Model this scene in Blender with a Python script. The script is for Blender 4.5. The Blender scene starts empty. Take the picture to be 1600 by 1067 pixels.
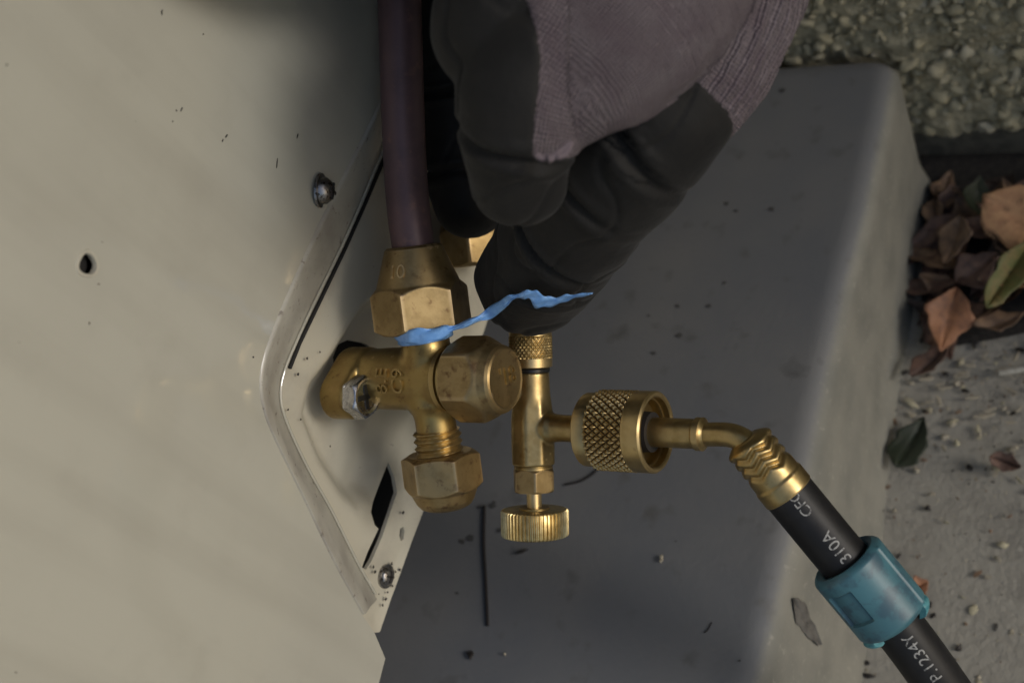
import bpy, bmesh, math, random
import numpy as np
from mathutils import Vector, Matrix, geometry
from mathutils.bvhtree import BVHTree
SC = bpy.context.scene
COL = SC.collection
rng = np.random.default_rng(7)
random.seed(7)
# ------------------------------------------------------------------ camera
def nrm(v):
    v = np.array(v, float); return v/np.linalg.norm(v)
Zc = nrm((-.44, .49, .75))                       # world up, seen in camera axes
Xc = np.array((.84, -.04, .54)); Xc = nrm(Xc-Zc*Xc.dot(Zc))
Yc = np.cross(Zc, Xc)
M = np.array([Xc, Yc, Zc])                       # camera -> world
CAM = np.array((.23, 0, .433))
cd = bpy.data.cameras.new('camera'); cam = bpy.data.objects.new('camera', cd); COL.objects.link(cam)
cam.matrix_world = Matrix([[*M[i], CAM[i]] for i in range(3)]+[[0, 0, 0, 1]])
cd.lens = 45; cd.sensor_width = 36; cd.clip_start = .01; cd.clip_end = 200
cd.dof.use_dof = True; cd.dof.focus_distance = .335; cd.dof.aperture_fstop = 13
SC.camera = cam
# ------------------------------------------------------------------ light
SUN_EL, SUN_AZ = 25, 88                          # azimuth measured from +Y towards +X
w = bpy.data.worlds.new('World'); SC.world = w; w.use_nodes = True
nt = w.node_tree; bg = nt.nodes['Background']
sky = nt.nodes.new('ShaderNodeTexSky'); sky.sky_type = 'NISHITA'; sky.sun_disc = False
sky.sun_elevation = math.radians(SUN_EL); sky.sun_rotation = math.radians(SUN_AZ)
sky.air_density = 1.0; sky.dust_density = 2.0; sky.ozone_density = 1.0
nt.links.new(sky.outputs[0], bg.inputs[0]); bg.inputs[1].default_value = .12
sl = bpy.data.lights.new('sun', 'SUN'); sl.energy = 1.1; sl.angle = math.radians(16); sl.color = (1, .98, .95)
so = bpy.data.objects.new('sun', sl); COL.objects.link(so)
e, a = math.radians(SUN_EL), math.radians(SUN_AZ)
so.rotation_euler = Vector((math.sin(a)*math.cos(e), math.cos(a)*math.cos(e), math.sin(e))).to_track_quat('Z', 'Y').to_euler()
vs = SC.view_settings
vs.view_transform = 'Standard'; vs.look = 'None'; vs.exposure = -.1; vs.gamma = 1; vs.use_curve_mapping = False

# ------------------------------------------------------------------ helpers
def cvec(v): return M@np.array(v, float)
def at(px, py, D):
    return CAM+M@np.array(((px-800)/2000*D, (533.5-py)/2000*D, -D))
def onp(px, py, ax, val):
    r = M@np.array(((px-800)/2000, (533.5-py)/2000, -1)); return CAM+r*((val-CAM[ax])/r[ax])
def proj(P):
    q = (np.asarray(P)-CAM)@M; d = -q[..., 2]
    return 800+2000*q[..., 0]/d, 533.5-2000*q[..., 1]/d, d

def tag(o, label=None, cat=None, group=None, kind=None):
    if label: o['label'] = label
    if cat: o['category'] = cat
    if group: o['group'] = group
    if kind: o['kind'] = kind
    return o
def thing(name, label, cat, loc, group=None):
    o = bpy.data.objects.new(name, None); o.empty_display_size = .01; COL.objects.link(o); o.location = loc
    return tag(o, label, cat, group)
def root_loc(p):
    l = np.zeros(3)
    while p is not None:
        l = l+np.array(p.location); p = p.parent
    return l
def mesh(name, V, F, mats, parent=None, ang=35, fmat=None, flat=False):
    """world-space vertices -> ONE linked mesh object"""
    V = np.asarray(V, float)
    org = root_loc(parent) if parent is not None else V.mean(0)
    me = bpy.data.meshes.new(name)
    me.from_pydata((V-org).tolist(), [], [list(map(int, f)) for f in F])
    bm = bmesh.new(); bm.from_mesh(me); bmesh.ops.recalc_face_normals(bm, faces=bm.faces); bm.to_mesh(me); bm.free()
    for m in (mats if isinstance(mats, (list, tuple)) else [mats]): me.materials.append(m)
    if fmat is not None: me.polygons.foreach_set('material_index', np.asarray(fmat, int))
    if not flat:
        me.polygons.foreach_set('use_smooth', [True]*len(me.polygons))
        me.set_sharp_from_angle(angle=math.radians(ang))
    o = bpy.data.objects.new(name, me); COL.objects.link(o)
    if parent is not None: o.parent = parent
    else: o.location = org
    return o
def join(*parts):
    V, F, n = [], [], 0
    for v, f in parts:
        V.append(np.asarray(v, float)); F += [[i+n for i in q] for q in f]; n += len(v)
    return np.vstack(V), F
class Frame:
    def __init__(s, o, t, u):                      # origin, axis, rough second axis
        s.o = np.array(o, float); s.t = nrm(t); u = np.array(u, float); s.u = nrm(u-s.t*u.dot(s.t)); s.v = np.cross(s.t, s.u)
    def p(s, t, a=0, b=0): return s.o+s.t*t+s.u*a+s.v*b
def surf(fr, ts, rf, n=64, caps=(True, True), tf=None, mm=.001):
    """surface of revolution with radius rf(t,theta array) and optional axial shift tf(t,theta); mm units"""
    th = np.arange(n)/n*2*math.pi; V = []
    c, s_ = np.cos(th), np.sin(th)
    for k, t in enumerate(ts):
        r = rf(t, th, k)*np.ones(n); tt = t+(tf(t, th, k) if tf else 0)*np.ones(n)
        V.append(fr.o+mm*(np.outer(tt, fr.t)+np.outer(r*c, fr.u)+np.outer(r*s_, fr.v)))
    F = []
    for k in range(len(ts)-1):
        for i in range(n):
            j = (i+1) % n; F.append((k*n+i, k*n+j, (k+1)*n+j, (k+1)*n+i))
    V = np.vstack(V); nv = len(V); ex = []
    for ci, k in ((0, 0), (1, len(ts)-1)):
        if caps[ci]:
            ex.append(V[k*n:(k+1)*n].mean(0)); b = nv+len(ex)-1
            for i in range(n): F.append((k*n+i, k*n+(i+1) % n, b))
    if ex: V = np.vstack([V, ex])
    return V, F
def lathe(fr, prof, n=64, caps=(True, True)):
    ts = [p[0] for p in prof]; rs = [p[1] for p in prof]
    return surf(fr, ts, lambda t, th, k: rs[k], n, caps)
def hexr(th, ap, rot=0): return ap/np.cos((th-rot+math.pi/6) % (math.pi/3)-math.pi/6)
def hexlathe(fr, prof, ap, rot=0, n=96, sub=10):
    """hexagon of apothem ap trimmed by the turned profile [(t,r)] -> real nut chamfers"""
    ts, rs = [], []
    for (t0, r0), (t1, r1) in zip(prof[:-1], prof[1:]):
        m = sub if abs(r1-r0) > .3 else 2
        for i in range(m): ts.append(t0+(t1-t0)*i/m); rs.append(r0+(r1-r0)*i/m)
    ts.append(prof[-1][0]); rs.append(prof[-1][1])
    def f(t, th, k):
        h = hexr(th, ap, rot); r = rs[k]
        d = .42                                     # softened edge between flat and turned face
        x = np.clip((h-r)/d, -1, 1)
        return np.where(np.abs(h-r) < d, np.minimum(h, r)-d*.22*(1-np.abs(x))**2, np.minimum(h, r))
    return surf(fr, ts, f, n)
def catmull(P, n):
    P = np.asarray(P, float); Q = np.vstack([2*P[0]-P[1], P, 2*P[-1]-P[-2]]); out = []
    for i in range(len(P)-1):
        p0, p1, p2, p3 = Q[i:i+4]
        for k in range(n):
            t = k/n
            out.append(.5*((2*p1)+(-p0+p2)*t+(2*p0-5*p1+4*p2-p3)*t*t+(-p0+3*p1-3*p2+p3)*t**3))
    out.append(P[-1]); return np.array(out)
def tube(path, rad, n=32, caps=True, up=(0, 0, 1)):
    path = np.asarray(path, float); rad = np.broadcast_to(rad, (len(path),))
    T = np.gradient(path, axis=0); T /= np.linalg.norm(T, axis=1)[:, None]
    u = np.array(up, float); V, fr = [], []
    th = np.arange(n)/n*2*math.pi
    for p, t, r in zip(path, T, rad):
        u = nrm(u-t*u.dot(t)); v = np.cross(t, u); fr.append((p, t, u, v))
        V.append(p+r*(np.outer(np.cos(th), u)+np.outer(np.sin(th), v)))
    F = [(k*n+i, k*n+(i+1) % n, (k+1)*n+(i+1) % n, (k+1)*n+i) for k in range(len(path)-1) for i in range(n)]
    V = np.vstack(V)
    if caps:
        nv = len(V); V = np.vstack([V, path[0], path[-1]]); m = (len(path)-1)*n
        for i in range(n): F += [(i, (i+1) % n, nv), (m+i, m+(i+1) % n, nv+1)]
    return V, F
def inpoly(P, poly):
    x, y = P[:, 0], P[:, 1]; c = np.zeros(len(P), bool); n = len(poly)
    for i in range(n):
        x0, y0 = poly[i]; x1, y1 = poly[(i+1) % n]
        if y0 == y1: continue
        c ^= ((y0 > y) != (y1 > y)) & (x < (x1-x0)*(y-y0)/(y1-y0)+x0)
    return c
def resample(L, step, closed=False):
    L = np.asarray(L, float); out = []
    m = len(L) if closed else len(L)-1
    for i in range(m):
        a, b = L[i], L[(i+1) % len(L)]; k = max(1, int(np.linalg.norm(b-a)/step))
        for j in range(k): out.append(a+(b-a)*j/k)
    if not closed: out.append(L[-1])
    return np.array(out)
def polydist(P, L, closed=True):
    d = np.full(len(P), 1e9); L = np.asarray(L, float)
    for i in range(len(L) if closed else len(L)-1):
        a, b = L[i], L[(i+1) % len(L)]; ab = b-a; t = np.clip(((P-a)@ab)/max(ab@ab, 1e-12), 0, 1)
        d = np.minimum(d, np.linalg.norm(P-a-t[:, None]*ab, axis=1))
    return d
def sheet(loops, step, hf, to3, thick, grid=True):
    """flat sheet with holes, triangulated inside its outline; hf = height, to3(P2,h) -> 3D; closed with real thickness"""
    pts, edges = [], []
    for L in loops:
        n0 = len(pts); pts += [tuple(p) for p in L]; m = len(L); edges += [(n0+i, n0+(i+1) % m) for i in range(m)]
    if grid:
        lo, hi = np.min(loops[0], 0), np.max(loops[0], 0)
        g = np.stack(np.meshgrid(np.arange(lo[0], hi[0], step), np.arange(lo[1], hi[1], step)), -1).reshape(-1, 2)
        g = g+rng.uniform(-.15, .15, g.shape)*step
        ok = inpoly(g, loops[0])
        for L in loops[1:]: ok &= ~inpoly(g, L)
        g = g[ok]; d = np.full(len(g), 1e9)
        for L in loops: d = np.minimum(d, polydist(g, L))
        pts += [tuple(p) for p in g[d > .5*step]]
    r = geometry.delaunay_2d_cdt([Vector(p) for p in pts], edges, [], 0, 1e-7)
    V2 = np.array([tuple(v) for v in r[0]]); F = [list(f) for f in r[2]]
    cen = np.array([V2[f].mean(0) for f in F]); ok = inpoly(cen, loops[0])
    for L in loops[1:]: ok &= ~inpoly(cen, L)
    F = [f for f, k in zip(F, ok) if k]
    h = hf(V2); top = to3(V2, h); bot = to3(V2, h-thick); n = len(V2)
    cnt = {}
    for f in F:
        for i in range(len(f)):
            a_, b_ = f[i], f[(i+1) % len(f)]; cnt.setdefault((min(a_, b_), max(a_, b_)), []).append((a_, b_))
    G = list(F)+[[i+n for i in f[::-1]] for f in F]
    for k, v in cnt.items():
        if len(v) == 1: a_, b_ = v[0]; G.append([b_, a_, a_+n, b_+n])
    return np.vstack([top, bot]), G
def sstep(a, b, x):
    t = np.clip((x-a)/(b-a), 0, 1); return t*t*(3-2*t)
def vnoise(P, sc, seed=0):
    """cheap smooth 3D noise from sines"""
    r = np.random.default_rng(seed); s = np.zeros(len(P))
    for k in range(7):
        d = r.normal(size=3); d /= np.linalg.norm(d); s += np.sin(P@d*sc*r.uniform(.6, 1.7)+r.uniform(0, 6.28))
    return s/3.5
def text_mesh(s, size, depth):
    cu = bpy.data.curves.new('t', 'FONT'); cu.body = s; cu.size = size; cu.extrude = depth; cu.align_x = 'CENTER'; cu.align_y = 'CENTER'; cu.resolution_u = 3
    o = bpy.data.objects.new('t', cu); COL.objects.link(o); dg = bpy.context.evaluated_depsgraph_get(); dg.update()
    me = bpy.data.meshes.new_from_object(o.evaluated_get(dg)); V = np.array([v.co[:] for v in me.vertices]); F = [list(p.vertices) for p in me.polygons]
    bpy.data.objects.remove(o); bpy.data.curves.remove(cu); bpy.data.meshes.remove(me)
    bm = bmesh.new(); bv_ = [bm.verts.new(v) for v in V]
    for f in F:
        try: bm.faces.new([bv_[i] for i in f])
        except ValueError: pass
    bmesh.ops.triangulate(bm, faces=bm.faces)
    for _ in range(4):
        L_ = [e_ for e_ in bm.edges if e_.calc_length() > size*.12]
        if L_: bmesh.ops.subdivide_edges(bm, edges=L_, cuts=1); bmesh.ops.triangulate(bm, faces=bm.faces)
    bm.verts.index_update(); V = np.array([v.co[:] for v in bm.verts]); F = [[v.index for v in f.verts] for f in bm.faces]; bm.free()
    return V, F

# ------------------------------------------------------------------ materials
def mat(name, base, rough=.5, metal=0., c2=None, nsc=300, nlo=.4, nhi=.65, bump=0, bsc=800, coat=0, rvar=0, c3=None, n3=80, lo3=.55, hi3=.7, spec=None, bdist=.0003, attr=None):
    m = bpy.data.materials.new(name); m.use_nodes = True; N = m.node_tree.nodes; L = m.node_tree.links; b = N['Principled BSDF']
    b.inputs['Roughness'].default_value = rough; b.inputs['Metallic'].default_value = metal
    b.inputs['Base Color'].default_value = (*base, 1)
    if coat: b.inputs['Coat Weight'].default_value = coat; b.inputs['Coat Roughness'].default_value = .05; b.inputs['Coat IOR'].default_value = 1.7
    if spec is not None: b.inputs['Specular IOR Level'].default_value = spec
    tc = N.new('ShaderNodeTexCoord'); co = tc.outputs['Object']
    def noise(sc, det=5):
        n = N.new('ShaderNodeTexNoise'); n.inputs['Scale'].default_value = sc; n.inputs['Detail'].default_value = det; n.inputs['Roughness'].default_value = .6; L.new(co, n.inputs['Vector']); return n.outputs['Fac']
    def rampmix(fac, lo, hi, A, B):
        r = N.new('ShaderNodeMapRange'); r.inputs[1].default_value = lo; r.inputs[2].default_value = hi; r.interpolation_type = 'SMOOTHSTEP'; L.new(fac, r.inputs[0])
        x = N.new('ShaderNodeMix'); x.data_type = 'RGBA'; L.new(r.outputs[0], x.inputs[0])
        for s, v in ((6, A), (7, B)):
            if isinstance(v, tuple): x.inputs[s].default_value = (*v, 1)
            else: L.new(v, x.inputs[s])
        return x.outputs[2]
    c = base
    if c2: c = rampmix(noise(nsc), nlo, nhi, c, c2)
    if c3: c = rampmix(noise(n3, 6), lo3, hi3, c, c3)
    if not isinstance(c, tuple): L.new(c, b.inputs['Base Color'])
    if rvar:
        r = N.new('ShaderNodeMapRange'); r.inputs[3].default_value = rough-rvar; r.inputs[4].default_value = rough+rvar; r.inputs[1].default_value = .3; r.inputs[2].default_value = .7
        L.new(noise(nsc*.8), r.inputs[0]); L.new(r.outputs[0], b.inputs['Roughness'])
    if bump:
        bp = N.new('ShaderNodeBump'); bp.inputs['Strength'].default_value = bump; bp.inputs['Distance'].default_value = bdist
        L.new(noise(bsc), bp.inputs['Height']); L.new(bp.outputs[0], b.inputs['Normal'])
    m['_'] = 0
    return m
CREAM = mat('cream_paint', (.455, .443, .372), .4, coat=1, bump=.02, bsc=500, c2=(.435, .422, .355), nsc=18, c3=(.415, .40, .335), n3=55, lo3=.5, hi3=.8)
def streaks(m, amt):
    N = m.node_tree.nodes; L = m.node_tree.links; b = N['Principled BSDF']; src = b.inputs['Base Color'].links[0].from_socket
    tc = N.new('ShaderNodeTexCoord'); mp = N.new('ShaderNodeMapping'); mp.inputs['Scale'].default_value = (1, 90, 7); L.new(tc.outputs['Object'], mp.inputs[0])
    n_ = N.new('ShaderNodeTexNoise'); n_.inputs['Scale'].default_value = 1; n_.inputs['Detail'].default_value = 6; L.new(mp.outputs[0], n_.inputs['Vector'])
    r = N.new('ShaderNodeMapRange'); r.inputs[1].default_value = .45; r.inputs[2].default_value = .75; r.inputs[4].default_value = amt; L.new(n_.outputs['Fac'], r.inputs[0])
    x = N.new('ShaderNodeMix'); x.data_type = 'RGBA'; L.new(r.outputs[0], x.inputs[0]); L.new(src, x.inputs[6]); x.inputs[7].default_value = (.30, .28, .23, 1); L.new(x.outputs[2], b.inputs['Base Color'])
streaks(CREAM, .28)
def worn_edges(m, col, lo=.515, hi=.56):
    N = m.node_tree.nodes; L = m.node_tree.links; b = N['Principled BSDF']; src = b.inputs['Base Color'].links[0].from_socket
    g_ = N.new('ShaderNodeNewGeometry'); r = N.new('ShaderNodeMapRange'); r.inputs[1].default_value = lo; r.inputs[2].default_value = hi; r.inputs[4].default_value = .8; L.new(g_.outputs['Pointiness'], r.inputs[0])
    x = N.new('ShaderNodeMix'); x.data_type = 'RGBA'; L.new(r.outputs[0], x.inputs[0]); L.new(src, x.inputs[6]); x.inputs[7].default_value = (*col, 1); L.new(x.outputs[2], b.inputs['Base Color'])
CREAMD = mat('cream_paint_dusty', (.48, .455, .37), .38, coat=.2, bump=.05, bsc=700, c2=(.40, .375, .31), nsc=60, nlo=.45, nhi=.75, c3=(.25, .22, .18), n3=500, lo3=.66, hi3=.75)
RIMM = mat('shaded_grimy_cream_paint', (.41, .395, .34), .40, coat=.2, bump=.08, bsc=700, c2=(.31, .29, .25), nsc=70, nlo=.4, nhi=.7, c3=(.17, .145, .12), n3=420, lo3=.6, hi3=.72)  # base colour darkened for shade on the rim, with grime mottling on top
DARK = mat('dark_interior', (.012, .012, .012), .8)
CHIP = mat('bare_dark_metal', (.02, .017, .015), .6)
BRASS_A = mat('aged_brass', (.36, .26, .10), .40, .92, c2=(.30, .205, .08), nsc=180, c3=(.17, .10, .045), n3=420, lo3=.56, hi3=.78, bump=.12, bsc=1500, rvar=.08, bdist=.0002)
BRASS_N = mat('nut_brass', (.36, .262, .125), .43, .92, c2=(.29, .207, .095), nsc=220, c3=(.18, .11, .055), n3=330, lo3=.54, hi3=.72, bump=.12, bsc=1300, rvar=.07, bdist=.0002)
BRASS_B = mat('bright_brass', (.45, .335, .155), .38, .95, c2=(.36, .26, .11), nsc=260, c3=(.24, .15, .06), n3=350, lo3=.6, hi3=.8, bump=.06, bsc=1500, rvar=.06, bdist=.0002)
BRASS_K = mat('pale_knob_brass', (.62, .50, .25), .36, .95, c2=(.48, .36, .16), nsc=500, rvar=.06)
GRIME = mat('grime_in_knurl', (.10, .065, .03), .6, .6)
worn_edges(BRASS_N, (.62, .47, .27)); worn_edges(BRASS_A, (.52, .38, .17), .53, .58); worn_edges(BRASS_B, (.68, .52, .27), .53, .6)
COPPER = mat('oxidised_copper', (.135, .08, .082), .45, .25, c2=(.11, .068, .072), nsc=120, c3=(.19, .105, .09), n3=300, lo3=.55, hi3=.75, bump=.1, bsc=700, rvar=.08)
STEEL = mat('zinc_steel', (.55, .55, .56), .24, 1., c2=(.35, .35, .36), nsc=900, rvar=.1, bump=.1, bsc=2500, bdist=.0001)
STEELD = mat('dull_steel', (.35, .34, .33), .35, 1., c2=(.06, .045, .03), nsc=900, nlo=.5, nhi=.62)
RUBBER = mat('black_rubber_hose', (.008, .008, .009), .5, spec=.35, c2=(.013, .013, .014), nsc=200, bump=.08, bsc=1800, bdist=.0002)
ORING = mat('black_oring', (.01, .01, .01), .3)
INK = mat('grey_white_print', (.33, .33, .32), .6, c2=(.07, .07, .07), nsc=1300, nlo=.47, nhi=.66)
TEAL = mat('teal_plastic', (.052, .145, .18), .42, c2=(.06, .17, .21), nsc=120, c3=(.042, .10, .135), n3=170, lo3=.48, hi3=.62, bump=.05, bsc=900)
TEALL = mat('pale_teal_plastic', (.10, .30, .33), .3, c2=(.05, .20, .24), nsc=400)
TAPE = mat('blue_film', (.16, .36, .74), .30, c2=(.23, .46, .84), nsc=300, nlo=.42, nhi=.6, bump=.12, bsc=700, bdist=.0004)
WALLM = mat('cement_render', (.46, .42, .295), .95, c2=(.34, .31, .215), nsc=420, nlo=.42, nhi=.6, c3=(.16, .15, .115), n3=520, lo3=.57, hi3=.70, bump=1, bsc=420, bdist=.0025)
PEB = [mat('pebble_grey', (.47, .43, .30), .85, c2=(.34, .31, .215), nsc=500, bump=.5, bsc=1500),
       mat('pebble_olive', (.43, .39, .265), .9, c2=(.32, .29, .195), nsc=500, bump=.5, bsc=1500),
       mat('pebble_pale', (.52, .485, .37), .8, c2=(.38, .35, .255), nsc=500, bump=.5, bsc=1500),
       mat('pebble_dark', (.34, .31, .215), .9, c2=(.42, .385, .275), nsc=500, bump=.5, bsc=1500)]
SOIL = mat('damp_soil', (.022, .02, .018), .95, c2=(.04, .035, .03), nsc=400, bump=.7, bsc=700, bdist=.001)
GROUND = mat('weathered_concrete', (.36, .34, .29), .9, c2=(.285, .268, .23), nsc=55, nlo=.42, nhi=.68, c3=(.43, .405, .345), n3=230, lo3=.58, hi3=.75, bump=.6, bsc=420, bdist=.001)
TWIG = mat('twig', (.012, .009, .009), .8)
# slab: dark painted top, bare pale cement side; the paint ends on a ragged line (attribute)
def slab_mat():
    m = bpy.data.materials.new('painted_cement'); m.use_nodes = True; N = m.node_tree.nodes; L = m.node_tree.links; b = N['Principled BSDF']
    tc = N.new('ShaderNodeTexCoord'); at_ = N.new('ShaderNodeAttribute'); at_.attribute_name = 'paint'
    def noise(sc, det=5):
        n = N.new('ShaderNodeTexNoise'); n.inputs['Scale'].default_value = sc; n.inputs['Detail'].default_value = det; L.new(tc.outputs['Object'], n.inputs['Vector']); return n.outputs['Fac']
    def mth(op, a, b_):
        x = N.new('ShaderNodeMath'); x.operation = op
        for i, v in enumerate((a, b_)):
            if isinstance(v, (int, float)): x.inputs[i].default_value = v
            else: L.new(v, x.inputs[i])
        return x.outputs[0]
    def mr(f, lo, hi):
        r = N.new('ShaderNodeMapRange'); r.inputs[1].default_value = lo; r.inputs[2].default_value = hi; L.new(f, r.inputs[0]); return r.outputs[0]
    def mix(f, A, B):
        x = N.new('ShaderNodeMix'); x.data_type = 'RGBA'; L.new(f, x.inputs[0])
        for s, v in ((6, A), (7, B)):
            if isinstance(v, tuple): x.inputs[s].default_value = (*v, 1)
            else: L.new(v, x.inputs[s])
        return x.outputs[2]
    edge = mth('ADD', at_.outputs['Fac'], mth('ADD', mth('MULTIPLY', mth('SUBTRACT', noise(900), .5), .16), mth('MULTIPLY', mth('SUBTRACT', noise(140), .5), .10)))
    fac = mr(edge, .38, .62)
    dark = mix(mr(noise(22), .38, .68), (.155, .161, .170), (.188, .188, .186))
    dark = mix(mr(noise(90, 8), .60, .74), dark, (.125, .125, .122))
    pale = mix(mr(noise(60), .4, .7), (.235, .23, .20), (.175, .175, .155))
    pale = mix(mr(noise(420), .6, .75), pale, (.30, .295, .25))
    L.new(mix(fac, pale, dark), b.inputs['Base Color'])
    b.inputs['Roughness'].default_value = .62
    bp = N.new('ShaderNodeBump'); bp.inputs['Strength'].default_value = .28; bp.inputs['Distance'].default_value = .0005; L.new(noise(420, 8), bp.inputs['Height']); L.new(bp.outputs[0], b.inputs['Normal'])
    return m
SLABM = slab_mat()
def glove_mat():
    m = bpy.data.materials.new('knit_glove_rubber_coated'); m.use_nodes = True; N = m.node_tree.nodes; L = m.node_tree.links; b = N['Principled BSDF']
    tc = N.new('ShaderNodeTexCoord')
    def attr(n): x = N.new('ShaderNodeAttribute'); x.attribute_name = n; return x
    def noise(sc, det=4, src=None):
        n = N.new('ShaderNodeTexNoise'); n.inputs['Scale'].default_value = sc; n.inputs['Detail'].default_value = det; L.new(src or tc.outputs['Object'], n.inputs['Vector']); return n.outputs['Fac']
    def mth(op, a, b_=0., c_=0.):
        x = N.new('ShaderNodeMath'); x.operation = op
        for i, v in enumerate((a, b_, c_)):
            if isinstance(v, (int, float)): x.inputs[i].default_value = v
            else: L.new(v, x.inputs[i])
        return x.outputs[0]
    def mr(f, lo, hi, a=0., z=1.):
        r = N.new('ShaderNodeMapRange'); r.inputs[1].default_value = lo; r.inputs[2].default_value = hi; r.inputs[3].default_value = a; r.inputs[4].default_value = z; L.new(f, r.inputs[0]); return r.outputs[0]
    def mix(f, A, B):
        x = N.new('ShaderNodeMix'); x.data_type = 'RGBA'; L.new(f, x.inputs[0])
        for s, v in ((6, A), (7, B)):
            if isinstance(v, tuple): x.inputs[s].default_value = (*v, 1)
            else: L.new(v, x.inputs[s])
        return x.outputs[2]
    coat = attr('coat').outputs['Fac']; uv = attr('rib').outputs['Vector']
    fac = mr(mth('ADD', coat, mth('MULTIPLY', mth('SUBTRACT', noise(1100), .5), .0016)), -.00012, .00012)
    sep = N.new('ShaderNodeSeparateXYZ'); L.new(uv, sep.inputs[0])
    wob = mth('MULTIPLY', mth('SUBTRACT', noise(250), .5), .0010)
    ribs = mth('SINE', mth('MULTIPLY', mth('ADD', sep.outputs[0], wob), 2*math.pi/.00085))
    rows = mth('SINE', mth('MULTIPLY', mth('ADD', sep.outputs[1], wob), 2*math.pi/.0007))
    knit = mth('ADD', mth('MULTIPLY', ribs, .9), mth('MULTIPLY', rows, .5))
    knit = mth('ADD', knit, mth('MULTIPLY', noise(1800, 3), 1.1))
    kc = mix(mr(noise(160, 5), .35, .7), (.155, .122, .137), (.215, .183, .195))
    kc = mix(mr(knit, -.05, .6), (.080, .062, .071), kc)
    cc = mix(mr(noise(90), .35, .7), (.0065, .0064, .0062), (.0115, .0108, .0098))
    L.new(mix(fac, kc, cc), b.inputs['Base Color'])
    L.new(mr(fac, 0, 1, .95, .72), b.inputs['Roughness'])
    b.inputs['Sheen Weight'].default_value = .05; b.inputs['Specular IOR Level'].default_value = .3
    bm1 = N.new('ShaderNodeBump'); bm1.inputs['Distance'].default_value = .00035; L.new(mth('MULTIPLY', knit, mth('SUBTRACT', 1., fac)), bm1.inputs['Height']); bm1.inputs['Strength'].default_value = .8
    bm2 = N.new('ShaderNodeBump'); bm2.inputs['Distance'].default_value = .0004; bm2.inputs['Strength'].default_value = .35; L.new(mth('ADD', mth('MULTIPLY', noise(420, 6), 1.6), fac), bm2.inputs['Height']); L.new(bm1.outputs[0], bm2.inputs['Normal'])
    L.new(bm2.outputs[0], b.inputs['Normal'])
    return m
GLOVE = glove_mat()
SHADING_SLEEVE = mat('shading_sleeve', (.03, .035, .045), .9, bump=.4, bsc=1200)

# ------------------------------------------------------------------ ground, slab, wall
WY = .318; SLAB_Z = .073
gx = np.concatenate([[-60, -8, -1], np.linspace(-.4, .6, 26), [1.2, 8, 60]]); gy = np.concatenate([[-60, -8, -1], np.linspace(-.5, .7, 26), [1.2, 8, 60]])
gv = np.array([(x, y, 0) for y in gy for x in gx]); n = len(gx)
gf = [(j*n+i, j*n+i+1, (j+1)*n+i+1, (j+1)*n+i) for j in range(len(gy)-1) for i in range(n-1)]
gv[:, 2] = np.where((np.abs(gv[:, 0]) < .9) & (np.abs(gv[:, 1]) < .9), vnoise(gv, 30, 3)*.0012-.001, -.002)
tag(mesh('ground', gv, gf, GROUND), 'grey weathered concrete ground with fine grit and stains', kind='structure')

# concrete slab under the unit: rounded long edge, outward-leaning bare side
SX = np.mean([onp(1402, 90, 2, SLAB_Z)[0], onp(1216, 1060, 2, SLAB_Z)[0]])
prof = []                                          # (x, z, paint)
for x in np.linspace(-.45, SX-.012, 30): prof.append((x, SLAB_Z, 1.))
for k in range(9):
    t = k/8*math.radians(78); prof.append((SX-.010+.010*math.sin(t), SLAB_Z-.010*(1-math.cos(t)), 1-k/8*.95-.0))
xb = SX+.012
for k in range(1, 13):
    t = k/12; prof.append((SX-.0002+(xb-SX)*t, SLAB_Z-.008-(SLAB_Z-.006)*t, 0))
ys = np.concatenate([np.linspace(-.9, -.3, 7), np.linspace(-.28, WY-.010, 60), WY-.010+.008*np.sin(np.linspace(.2, 1.57, 5))])
SV, PT = [], []
for y in ys:
    dy = max(0, y-(WY-.010)); back = .008-math.sqrt(max(0, .008**2-dy**2))
    for (x, z, p) in prof:
        wob = .0005*math.sin(y*55)+.0002*math.sin(y*131+1)
        xx = x-back*(1 if x > SX-.02 else 0)+wob*(1 if x > SX-.02 else 0)
        xx -= .0145*sstep(-.02, WY-.02, y)*max(0, min(1, (SLAB_Z-z-.001)/.06))
        SV.append((xx, y, z-(0 if x < SX-.02 else .0)-back*.6)); PT.append(p)
n = len(prof); SV = np.array(SV)
SF = [(j*n+i, j*n+i+1, (j+1)*n+i+1, (j+1)*n+i) for j in range(len(ys)-1) for i in range(n-1)]
# close far end face
last = (len(ys)-1)*n; b0 = len(SV)
SV = np.vstack([SV, [(SV[last+i][0], SV[last+i][1], -.004) for i in range(n)]]); PT += [0]*n
SF += [(last+i, b0+i, b0+i+1, last+i+1) for i in range(n-1)]
slab = mesh('concrete_base', SV, SF, SLABM, ang=60)
av = slab.data.attributes.new('paint', 'FLOAT', 'POINT'); av.data.foreach_set('value', np.array(PT, float))
tag(slab, 'long dark grey painted concrete slab with a pale rounded side under the valves', 'slab')

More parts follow.
